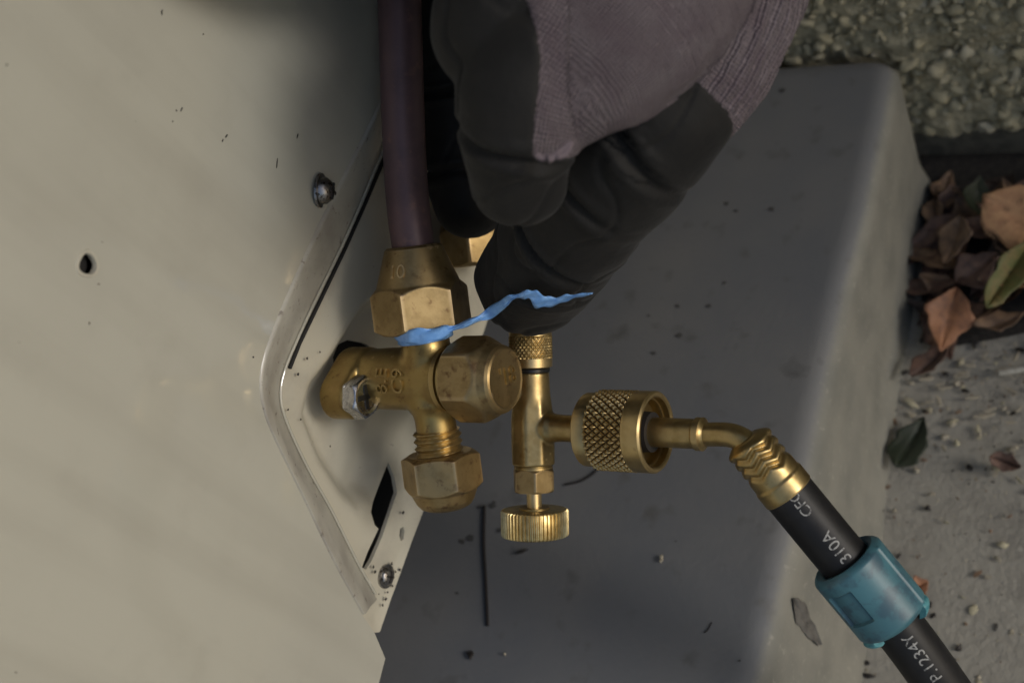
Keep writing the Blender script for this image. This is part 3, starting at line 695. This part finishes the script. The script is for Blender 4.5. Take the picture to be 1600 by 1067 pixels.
for (an, ln, wd_) in ((1.25, 3.4, .30), (-1.2, 5.0, .30)):
    LVv = []; q = 10
    for t_ in np.linspace(LC-ln*.55, LC+ln*.45, 8):
        for rr in (8.0, 10.2):
            for d_ in np.linspace(-wd_, wd_, q):
                ed_ = 1-.18*((t_-(LC-ln*.05))/(ln*.5))**2
                r_ = rr if rr < 8 else rr*ed_-.5*(abs(d_)/wd_)**4
                LVv.append(cf.p(t_*.001, r_*.001*math.cos(an+d_), r_*.001*math.sin(an+d_)))
    LFf = []
    R_ = 2*q
    for k in range(7):
        for i in range(q-1):
            LFf += [(k*R_+i, k*R_+i+1, (k+1)*R_+i+1, (k+1)*R_+i), (k*R_+q+i, k*R_+q+i+1, (k+1)*R_+q+i+1, (k+1)*R_+q+i)]
        for i in (0, q-1): LFf.append((k*R_+i, k*R_+q+i, (k+1)*R_+q+i, (k+1)*R_+i))
    for k in (0, 7):
        for i in range(q-1): LFf.append((k*R_+i, k*R_+i+1, k*R_+q+i+1, k*R_+q+i))
    mesh('end_lug', LVv, LFf, TEALL, sleeve, ang=40)

# ------------------------------------------------------------------ gloved hand
person = thing('person', 'hand in a mauve knit work glove with black coated fingers pinching the brass valve cap', 'person', at(960, -160, .29))
CH = {
 'F': [(985, -230, .292, 150), (930, -60, .275, 125), (884, 40, .268, 122), (832, 125, .266, 112), (812, 215, .270, 94), (812, 285, .277, 73)],
 'G': [(960, -200, .29, 130), (850, -60, .272, 120), (790, 25, .269, 116), (800, 60, .269, 100)],
 'K': [(1080, -230, .285, 190), (1020, -40, .272, 160), (950, 55, .268, 140), (905, 110, .266, 108), (868, 165, .268, 75)],
 'T': [(1120, -200, .288, 150), (1150, -60, .286, 118), (1099, 90, .284, 111), (1000, 218, .29, 110), (905, 332, .312, 105), (828, 440, .341, 88)],
 'I': [(800, -260, .33, 110), (735, -60, .352, 85), (722, 100, .364, 74), (727, 240, .367, 70), (735, 316, .370, 62)],
 'P': [(1000, -230, .30, 200), (1060, -330, .295, 210), (960, -440, .288, 205), (800, -450, .285, 200)],
}
HV, HF, nb = [], [], 0
bm = bmesh.new(); bmesh.ops.create_icosphere(bm, subdivisions=3, radius=1); SV_ = np.array([v.co[:] for v in bm.verts]); SF_ = [[v.index for v in f.verts] for f in bm.faces]; bm.free()
SMP = {}
for kx, ch in CH.items():
    P = np.array([at(x, y, D) for x, y, D, r in ch]); R = np.array([r*D/2000 for x, y, D, r in ch])
    q = catmull(np.column_stack([P, R]), 12); SMP[kx] = q
    lastp = None
    for p in q:
        if lastp is not None and np.linalg.norm(p[:3]-lastp[:3]) < .10*p[3]: continue
        lastp = p; HV.append(SV_*p[3]+p[:3]); HF += [[i+nb for i in f] for f in SF_]; nb += len(SV_)
glove = mesh('glove', np.vstack(HV), HF, GLOVE, person)
md = glove.modifiers.new('r', 'REMESH'); md.mode = 'VOXEL'; md.voxel_size = .0008
ms = glove.modifiers.new('s', 'SMOOTH'); ms.factor = .5; ms.iterations = 20
bake(glove)
me = glove.data; org = np.array(person.location)
V = np.empty(len(me.vertices)*3); me.vertices.foreach_get('co', V); V = V.reshape(-1, 3)+org
NRM = np.empty(len(me.vertices)*3); me.vertices.foreach_get('normal', NRM); NRM = NRM.reshape(-1, 3)
best = np.full(len(V), 1e9); who = np.zeros(len(V), int); S = np.zeros(len(V)); names = list(CH); TH = np.zeros(len(V)); RB = np.zeros((len(V), 3))
for ki, kx in enumerate(names):
    q = SMP[kx]; ss = np.concatenate([[0], np.cumsum(np.linalg.norm(np.diff(q[:, :3], axis=0), axis=1))]); T = np.gradient(q[:, :3], axis=0); T /= np.linalg.norm(T, axis=1)[:, None]
    for c in range(0, len(V), 20000):
        v = V[c:c+20000]; dd = np.linalg.norm(v[:, None]-q[None, :, :3], axis=2)-q[None, :, 3]; j = dd.argmin(1); b_ = dd[np.arange(len(v)), j]
        up_ = b_ < best[c:c+20000]; idx = np.where(up_)[0]
        best[c+idx] = b_[idx]; who[c+idx] = ki; jj = j[idx]; t = T[jj]; rel = v[idx]-q[jj, :3]; S[c+idx] = ss[jj]+(rel*t).sum(1)
        vd = CAM-q[jj, :3]; vd -= t*(vd*t).sum(1)[:, None]; vd /= np.linalg.norm(vd, axis=1)[:, None]; sd = np.cross(t, vd)
        an = np.arctan2((rel*sd).sum(1), (rel*vd).sum(1)); TH[c+idx] = an; RB[c+idx, 0] = an*q[jj, 3]; RB[c+idx, 1] = S[c+idx]
X_, Y_, D_ = proj(V)
P2 = np.column_stack([X_, Y_])
KN_F = np.array([(700, -1500), (790, -300), (822, 0), (838, 45), (846, 95), (838, 170), (832, 240), (868, 246), (930, 240), (1080, 190), (1400, 100), (1500, -1500)])
KN_T = np.array([(1000, 60), (1062, 108), (1105, 142), (1138, 176), (1147, 200), (1142, 216), (1132, 240), (1128, 262), (1180, 250), (1500, 100), (1500, -1500), (900, -1500)])
def sdpoly(P, poly): return polydist(P, poly)*np.where(inpoly(P, poly), -1, 1)
isT = who == names.index('T'); isI = who == names.index('I')
coat = np.where(isT, sdpoly(P2, KN_T), sdpoly(P2, KN_F))*D_/2000
coat[isI] = .01
# folds in the rubber
disp = np.zeros(len(V))
def crease(kx, s_px, wdt, dep, thc=0., thw=9., skew=0.):
    q = SMP[kx]; ss = np.concatenate([[0], np.cumsum(np.linalg.norm(np.diff(q[:, :3], axis=0), axis=1))]); X1, Y1, _ = proj(q[:, :3])
    s0 = ss[np.argmin((X1-s_px[0])**2+(Y1-s_px[1])**2)]; mk = who == names.index(kx)
    s_ = S+skew*(TH-thc)+.0008*vnoise(V, 260, int(s_px[0]))
    global disp
    x = (s_-s0)/wdt
    disp += mk*(-dep*np.exp(-x**2)+.45*dep*np.exp(-((x-1.9)/1.0)**2)+.45*dep*np.exp(-((x+1.9)/1.0)**2))*np.exp(-((TH-thc)/thw)**2)*sstep(-.0006, .0006, coat)
crease('F', (815, 225), .0010, .0018, 0, 1.3, .001); crease('F', (850, 92), .0014, .0022, -.6, 1.1)
crease('T', (900, 340), .0011, .0022, .5, 1.1, .004); crease('T', (1010, 205), .0015, .0020, .1, 1.2, .003); crease('T', (955, 272), .0012, .0014, .2, .8, .002); crease('T', (860, 400), .0010, .0008, -.3, .7, -.002)
crease('I', (722, 150), .0012, .0022); crease('I', (728, 262), .0012, .0022)
disp += .0006*vnoise(V, 170, 21)+.0003*vnoise(V, 430, 22)
wr = np.abs(vnoise(V*np.array((1, 1, 1.6)), 150, 44)); disp -= np.where(coat > 0, .0006*np.exp(-(wr/.10)**2), 0)
# fabric folds and rib gathers at the thumb web
mkn = sstep(.0005, -.0015, coat); 
disp += mkn*(.00035*np.sin(RB[:, 0]/.0021*2*math.pi/1.6+2*vnoise(V, 140, 31))*np.where(isT, 1.3, 0))
disp += np.where(coat > 0, .00035*sstep(0, .0008, coat), 0)
V2 = V+NRM*disp[:, None]-org
me.vertices.foreach_set('co', V2.ravel()); me.update()
a1 = me.attributes.new('coat', 'FLOAT', 'POINT'); a1.data.foreach_set('value', coat)
a2 = me.attributes.new('rib', 'FLOAT_VECTOR', 'POINT'); a2.data.foreach_set('vector', RB.ravel())
# frayed knit tip; unseen sleeve routed close to the panel to shade it
for (pts_, r_) in (([(836, 240), (846, 247), (858, 245)], 5), ([(856, 250), (872, 240), (890, 224)], 6), ([(870, 246), (884, 240), (892, 222)], 5)):
    V, F = tube(catmull([at(x, y, .2495+.0006*i) for i, (x, y) in enumerate(pts_)], 6), r_*.25/2000, 10); mesh('frayed_edge', V, F, SHADING_SLEEVE if False else mat('mauve_yarn', (.15, .12, .135), .95, bump=.6, bsc=2500), person)
sp = catmull([at(860, -470, .285), at(640, -375, .286), at(380, -370, .276), at(-100, -700, .24), at(-900, -1100, .21)], 10)
V, F = tube(sp, np.linspace(.034, .052, len(sp)), 40); mesh('unseen_shading_sleeve', V, F, SHADING_SLEEVE, person)

# ------------------------------------------------------------------ torn blue film
me = glove.data; gvv = [Vector(v.co)+Vector(person.location) for v in me.vertices]; bvh = BVHTree.FromPolygons(gvv, [list(p.vertices) for p in me.polygons])
def surfD(px_, py_):
    r = nrm(at(px_, py_, 1)-CAM); h = bvh.ray_cast(Vector(CAM), Vector(r)); return None if h[0] is None else float(proj(np.array(h[0]))[2])
TOPE = [(607, 513), (622, 514), (640, 514), (662, 513), (690, 510), (712, 507), (738, 497), (760, 484), (782, 468), (800, 461), (818, 456), (831, 453), (842, 457), (855, 464), (870, 464), (888, 461), (905, 459), (926, 457)]
BOTE = [(608, 516), (620, 531), (642, 538), (664, 536), (690, 530), (708, 518), (736, 507), (762, 499), (784, 487), (799, 470), (816, 466), (828, 468), (838, 481), (856, 479), (874, 475), (890, 468), (906, 464), (926, 459)]
DT = [.3455, .3395, .3345, .3325, .3325, .332, .329]
TT = catmull(TOPE, 5); BB = catmull(BOTE, 5); TVs = []; rows_ = 6; nT = len(TT)
for r_ in range(rows_+1):
    f_ = r_/rows_
    for i in range(nT):
        p = TT[i]*(1-f_)+BB[i]*f_; u = i/5.; p = p+np.array((0, 1.6*math.sin(i*.83+3*f_)*(abs(2*f_-1)**3)*min(1, (nT-i)/12)))
        dn_ = np.interp(u, range(7), DT)
        ds = surfD(*p)
        cand = (ds-.0011) if ds is not None else None
        if u <= 6: D0 = dn_
        else:
            sm = [surfD(p[0]+dx, p[1]+dy) for dx in (-14, 0, 14) for dy in (-8, 0, 8)]; sm = [x for x in sm if x]
            D1 = min(sm)-.0012 if sm else .318
            t = sstep(6, 9, np.array(u)); D0 = DT[-1]*(1-t)+D1*t
        D0 = D0-.0006*math.sin(f_*math.pi)-.0004*math.sin(u*3.1+f_*4)-.0007*abs(math.sin(u*1.7+f_*5))
        TVs.append(at(p[0], p[1], D0))
TFs = [(r_*nT+i, r_*nT+i+1, (r_+1)*nT+i+1, (r_+1)*nT+i) for r_ in range(rows_) for i in range(nT-1)]
wr_ = surf(fw, [10.6, 10.9, 11.6, 12.4, 13.2], lambda t, th, k: 7.25+.28*np.sin(3*th+t)+.18*np.sin(7*th+2*t)+(0, .25, .1, .25, .15)[k], 64, (False, False), tf=lambda t, th, k: .35*np.sin(th+.5)*(1 if k < 2 else .3))
TVs, TFs = join((TVs, TFs), wr_)
tp = mesh('blue_film_strip', TVs, TFs, TAPE, ang=60)
so_ = tp.modifiers.new('t', 'SOLIDIFY'); so_.thickness = .0002; so_.offset = 0
tag(tp, 'torn strip of bright blue plastic film wrapped under the flare nut and over the thumb', 'tape')

# ------------------------------------------------------------------ litter
def leaf_geo(L, Wd_, curl=.3, fold=.25, n=14, mN=6, tip=1.4, seed=0):
    r = np.random.default_rng(seed); V = []
    for i in range(n+1):
        t = i/n; wv_ = Wd_*.5*(math.sin(math.pi*t**.8)**1.05)*(1+.12*math.sin(9*t+seed))+.0004
        for j in range(-mN, mN+1):
            s_ = j/mN; x = (t-.5)*L; y = s_*wv_*(1+.10*math.sin(t*17+2.1*s_+seed)+.08*math.sin(t*31+seed*2)*(1 if seed > 11 else .5))
            z = curl*L*((t-.5)**2)*1.6+fold*abs(s_)*wv_+.03*L*math.sin(5*t+3*s_+seed)*r.uniform(.8, 1.2)*.5-.0006*math.exp(-(s_*6)**2)
            V.append((x, y, z))
    m = 2*mN+1; F = [(i*m+j, i*m+j+1, (i+1)*m+j+1, (i+1)*m+j) for i in range(n) for j in range(m-1)]
    return np.array(V), F
def leaf_mat(name, c, c2): return mat(name, c, .6, c2=c2, nsc=260, nlo=.4, nhi=.62, c3=tuple(x*.45 for x in c), n3=300, lo3=.55, hi3=.72, bump=.6, bsc=500)
LM = dict(tan=leaf_mat('tan_leaf', (.50, .29, .15), (.40, .215, .115)), olive=leaf_mat('olive_leaf', (.10, .105, .03), (.16, .12, .04)), rust=leaf_mat('rust_leaf', (.32, .15, .075), (.22, .105, .06)),
          brown=leaf_mat('brown_leaf', (.22, .14, .085), (.13, .085, .06)), dgreen=leaf_mat('dark_green_leaf', (.016, .024, .012), (.022, .028, .016)), gold=leaf_mat('gold_leaf', (.34, .21, .09), (.26, .15, .07)),
          mauve=leaf_mat('mauve_leaf', (.16, .095, .07), (.10, .063, .052)), grey=leaf_mat('grey_leaf', (.125, .12, .11), (.09, .086, .08)))
def leaf_between(tip, base, z, W_, tilt, mt, label, seed, curl=.3, fold=.25):
    p, q = onp(*tip, 2, z), onp(*base, 2, z); v_ = q-p
    return put_leaf(None, z, np.linalg.norm(v_), W_, math.degrees(math.atan2(v_[1], v_[0])), tilt, mt, label, seed, curl, fold, c=(p+q)/2)
def put_leaf(pxy, z, L, W_, ang, tilt, mt, label, seed, curl=.3, fold=.25, c=None):
    c = onp(*pxy, 2, z) if c is None else c; V, F = leaf_geo(L, W_, curl, fold, seed=seed)
    R = np.array(Matrix.Rotation(math.radians(ang), 3, 'Z')@Matrix.Rotation(math.radians(tilt[0]), 3, 'X')@Matrix.Rotation(math.radians(tilt[1]), 3, 'Y'))
    o = mesh('fallen_leaf', V@R.T+c, F, LM[mt], ang=70); md_ = o.modifiers.new('t', 'SOLIDIFY'); md_.thickness = .0003
    return tag(o, label, 'leaf', 'fallen leaves at the foot of the wall')
LV = [((1543, 312), (1675, 392), .021, .023, (18, 6), 'tan', 'pale orange-tan pointed leaf on top of the leaf heap below the wall', 1, .2, .15),
      ((1540, 482), (1618, 368), .019, .0105, (25, -10), 'olive', 'curved olive green leaf lying across the heap under the tan leaf', 2, .4, .5),
      ((1556, 466), (1650, 420), .013, .010, (-25, 8), 'gold', 'golden curled leaf edge beneath the olive green leaf', 3, .5, .4),
      ((1492, 456), (1470, 548), .012, .015, (-20, 10), 'rust', 'rust red leaf standing at the lower front of the heap', 4, .2, .2),
      ((1508, 345), (1478, 412), .017, .013, (20, 8), 'brown', 'small brown leaf upright near the middle of the heap beside the slab', 5, .25, .3),
      ((1430, 600), (1488, 530), .007, .010, (-15, 8), 'mauve', 'dark maroon leaf folded against the slab below the rust red leaf', 6, .3, .5),
      ((1400, 735), (1442, 655), .004, .0125, (8, 8), 'dgreen', 'dark green leaf lying on the concrete half under the slab edge', 7, .2, .15),
      ((1548, 714), (1596, 730), .003, .006, (20, 10), 'mauve', 'small dark brown curled leaf scrap alone on the open concrete', 8, .5, .6),
      ((1424, 922), (1450, 908), .003, .006, (15, 10), 'rust', 'tiny reddish leaf scrap just beyond the teal hose sleeve', 9, .3, .3),
      ((1525, 520), (1600, 490), .009, .011, (-20, 10), 'brown', 'dull brown leaf at the right front of the heap by the husks', 10, .3, .3),
      ((1495, 440), (1560, 400), .011, .013, (15, -10), 'mauve', 'purplish brown leaf partly buried between the olive and rust leaves', 11, .3, .3)]
for a_ in LV: leaf_between(*a_)
# grey leaf-shaped blade standing in for a chip in the slab's bare edge
q0, q1 = onp(1233, 934, 0, SX-.0015), onp(1276, 1006, 0, SX+.0012); lx = nrm(q1-q0); ln_ = nrm(np.array((.93, 0, .37))-lx*lx.dot((.93, 0, .37))); ly = np.cross(ln_, lx)
V, F = leaf_geo(np.linalg.norm(q1-q0), .0062, .05, .12, seed=12); o = mesh('edge_chip', (q0+q1)/2+np.outer(V[:, 0], lx)+np.outer(V[:, 1], ly)+np.outer(V[:, 2]+.0009, ln_), F, LM['grey'], ang=70)
tag(o, 'narrow grey chip in the pale edge of the slab', 'leaf')
# the dark mass of the heap
HVv, HFf, HM, nb = [], [], [], 0
keys = ['brown', 'mauve', 'brown', 'rust', 'grey', 'dgreen']
for i in range(85):
    u, v_ = rng.random(2); px_, py_ = 1448+u*215, 285+v_*262
    if py_ > 545-.35*(px_-1450)*(1 if px_ > 1500 else .3): continue
    c = onp(px_, py_, 2, .002+.010*rng.random()*(1-v_*.5)); V, F = leaf_geo(rng.uniform(.014, .028), rng.uniform(.007, .013), rng.uniform(-.4, .6), rng.uniform(.1, .6), 6, 3, seed=100+i)
    R = np.array(Matrix.Rotation(rng.uniform(0, 6.28), 3, 'Z')@Matrix.Rotation(rng.uniform(-.6, .6), 3, 'X')@Matrix.Rotation(rng.uniform(-.5, .5), 3, 'Y'))
    HVv.append(V@R.T+c); HFf += [[q+nb for q in f] for f in F]; nb += len(V); HM += [int(rng.choice([0, 0, 1, 1, 2, 3, 4, 5], p=[.22, .2, .2, .2, .08, .02, .03, .05]))]*len(F)
for i in range(150):
    u, v_ = rng.random(2); px_, py_ = 1640+u*560, 300+v_*(250-90*u)
    c = onp(px_, py_, 2, .002+.010*rng.random()*(1-v_*.5)); V, F = leaf_geo(rng.uniform(.014, .028), rng.uniform(.007, .013), rng.uniform(-.4, .6), rng.uniform(.1, .6), 6, 3, seed=300+i)
    R = np.array(Matrix.Rotation(rng.uniform(0, 6.28), 3, 'Z')@Matrix.Rotation(rng.uniform(-.6, .6), 3, 'X')@Matrix.Rotation(rng.uniform(-.5, .5), 3, 'Y'))
    HVv.append(V@R.T+c); HFf += [[q+nb for q in f] for f in F]; nb += len(V); HM += [int(rng.choice([0, 1, 2, 3, 4]))]*len(F)
o = mesh('leaf_litter', np.vstack(HVv), HFf, [LM['brown'], LM['mauve'], leaf_mat('wet_leaf', (.07, .048, .037), (.045, .032, .026)), LM['rust'], LM['grey'], LM['dgreen']], fmat=HM, ang=70); tag(o, 'dark heap of damp fallen leaves at the foot of the wall', kind='stuff')
sb = np.array([onp(*p, 2, .001) for p in ((1440, 225), (1900, 215), (2400, 205), (2380, 300), (2100, 395), (1900, 430), (1700, 500), (1560, 530), (1470, 545), (1440, 480))]); sb[:, 2] = .0015
o = mesh('damp_soil', sb, [list(range(10))], SOIL); tag(o, 'strip of damp dark soil under the leaf heap', kind='stuff')
# pale husks on the concrete
HUSK = mat('pale_husk', (.42, .38, .29), .7, c2=(.28, .24, .18), nsc=900, bump=.4, bsc=1500)
def husk_mesh(seed):
    r = np.random.default_rng(seed); th = np.arange(8)/8*6.283; V = []
    for t in np.linspace(-1, 1, 6):
        ww = math.sqrt(max(.02, 1-t*t*.96)); V += [(t*.5, .16*ww*math.cos(x)*r.uniform(.8, 1.2), .08*ww*math.sin(x)+.08*t*t) for x in th]
    F = [(k*8+i, k*8+(i+1) % 8, (k+1)*8+(i+1) % 8, (k+1)*8+i) for k in range(5) for i in range(8)]+[list(range(8)), list(range(40, 48))]
    me_ = bpy.data.meshes.new('husk_flake'); me_.from_pydata(V, [], F); me_.materials.append(HUSK); me_.polygons.foreach_set('use_smooth', [True]*len(F)); return me_
HMs = [husk_mesh(i) for i in range(5)]
HP = [(1448, 592, 9, 20), (1478, 606, 8, 5), (1503, 588, 9, 10), (1505, 582, 7, 5), (1520, 621, 8, 8), (1582, 612, 9, -20), (1538, 650, 12, 25), (1548, 640, 7, 20), (1452, 628, 6, 0), (1467, 627, 8, -60), (1580, 660, 6, 0), (1588, 557, 8, 80), (1540, 553, 6, 40), (1513, 571, 8, -10), (1563, 577, 6, 20), (1470, 600, 5, 30), (1592, 640, 6, 70), (1500, 560, 5, 10)]
for i, (x, y, L, an) in enumerate(HP):
    o = bpy.data.objects.new('husk_flake', HMs[i % 5]); COL.objects.link(o); o.location = onp(x, y, 2, .0012); s_ = L*.00026*2.0; o.scale = (s_*1.2, s_, s_); o.rotation_euler = (rng.uniform(-.3, .3), rng.uniform(-.2, .2), math.radians(an+rng.uniform(-15, 15)))
    tag(o, 'small pale dry husk scattered on the concrete in front of the leaves', 'husk', 'pale husks scattered in front of the leaves')
c = onp(1590, 580, 2, .003); V, F = tube([c+np.array((-.006, -.001, 0)), c+np.array((.012, .003, .001))], .0012, 10); o = mesh('pale_stick', V, F, mat('pale_wood', (.5, .48, .42), .7, c2=(.35, .33, .28), nsc=600)); tag(o, 'short whitish stick at the right rim among the husks', 'stick')
# grit: uncountable
GV, GF, nb = [], [], 0; GMi = []
gm = [pebble_mesh(s+70, 1) for s in range(5)]
for i in range(1100):
    px_, py_ = rng.uniform(1330, 1680), rng.uniform(525, 1120)
    if rng.random() > np.exp(-((py_-560)/170)**2)+.22: continue
    c = onp(px_, py_, 2, .0002); s_ = .00025+.0011*rng.random()**4; V, F = gm[rng.integers(5)]; V = V*np.array((s_*rng.uniform(.8, 2.2), s_, s_*.6)); an = rng.uniform(0, 6.28); R = np.array(Matrix.Rotation(an, 3, 'Z')); GV.append(V@R.T+c); GF += [[q+nb for q in f] for f in F]; nb += len(V); GMi += [int(rng.choice([0, 1, 2, 3], p=[.25, .2, .35, .2]))]*len(F)
o = mesh('grit', np.vstack(GV), GF, [PEB[0], CHIP, HUSK, LM['brown']], fmat=GMi, ang=70); tag(o, 'fine grit and crumbs scattered over the concrete', kind='stuff')
for (x, y, s_, lb) in ((1498, 1012, 6, 'tiny black crumb on the concrete right of the hose print'), (1358, 1055, 6, 'tiny black crumb at the foot of the slab near the lower rim'), (1354, 1035, 4, 'black speck just above the crumb at the foot of the slab'), (1452, 945, 5, 'dark speck on the concrete by the end of the teal sleeve')):
    V, F = pebble_mesh(int(x), 1); k = s_*.00021; o = mesh('crumb', V*np.array((k*1.5, k, k*.6))+onp(x, y, 2, .0006), F, CHIP, ang=70); tag(o, lb, 'crumb', 'dark crumbs on the concrete')
# bits lying on the slab
def on_slab(pts_, r_, name, label, cat, mt=TWIG):
    V, F = tube(catmull([onp(x, y, 2, SLAB_Z+r_*.8) for x, y in pts_], 8), r_, 10); tag(mesh(name, V, F, mt), label, cat)
on_slab([(757, 790), (756, 850), (759, 910), (762, 977)], .00055, 'twig', 'thin straight dark twig lying on the slab below the hex cap', 'twig')
on_slab([(882, 757), (905, 752), (922, 743), (934, 733)], .0004, 'twig', 'short bent dark stalk on the slab right of the packing nut', 'twig')
on_slab([(1100, 988), (1106, 983), (1112, 972)], .0002, 'twig', 'hair-thin curved dark stalk on the slab near its pale edge', 'twig')
def scrap(pxs, name, label, mt):
    b = np.array([onp(x, y, 2, SLAB_Z+.0004) for x, y in pxs]); k = len(b); t_ = b+np.array((0, 0, .0009)); t_ = t_*.8+t_.mean(0)*.2
    V = np.vstack([b, t_]); F = [list(range(k)), list(range(k, 2*k))]+[(i, (i+1) % k, k+(i+1) % k, k+i) for i in range(k)]; tag(mesh(name, V, F, mt, flat=True), label, 'debris')
scrap([(729, 1020), (738, 1016), (741, 1022), (735, 1031)], 'debris_scrap', 'small black scrap on the slab near the bottom of the picture', CHIP)
scrap([(806, 866), (814, 860), (826, 858), (816, 864)], 'debris_scrap', 'flat black sliver on the slab below the ribbed thumb knob', CHIP)
scrap([(1032, 868), (1036, 867), (1036, 876), (1032, 879)], 'debris_scrap', 'tiny white crumb on the slab far right of the thumb knob', HUSK)
scrap([(787, 1021), (791, 1020), (790, 1024)], 'debris_scrap', 'tiny pale speck on the slab right of the black scrap', HUSK)
# smudges on the slab: thin dried spots
SMG = mat('dried_smudge', (.075, .073, .07), .8)
MV, MF = [], []
for (x, y, s_) in ((770, 790, 7), (750, 792, 6), (735, 840, 8), (722, 846, 6), (780, 828, 6), (772, 785, 4), (1058, 478, 5), (1108, 478, 5), (1060, 524, 6), (1022, 552, 5), (1013, 493, 3), (1205, 327, 6), (1135, 318, 5), (1222, 142, 6), (1150, 330, 4), (1132, 442, 4), (1155, 1032, 3), (714, 926, 4), (1056, 845, 2)):
    b0 = len(MV); k = 12
    for i in range(k): t = i/k*6.283; q = s_*rng.uniform(.55, 1.1); MV.append(onp(x+q*math.cos(t), y+q*.7*math.sin(t), 2, SLAB_Z+.00025))
    MV.append(onp(x, y, 2, SLAB_Z+.00035)); MF += [(b0+i, b0+(i+1) % k, b0+k) for i in range(k)]
tag(mesh('dried_spots', MV, MF, SMG), 'dark dried spots spattered on the slab', kind='stuff')
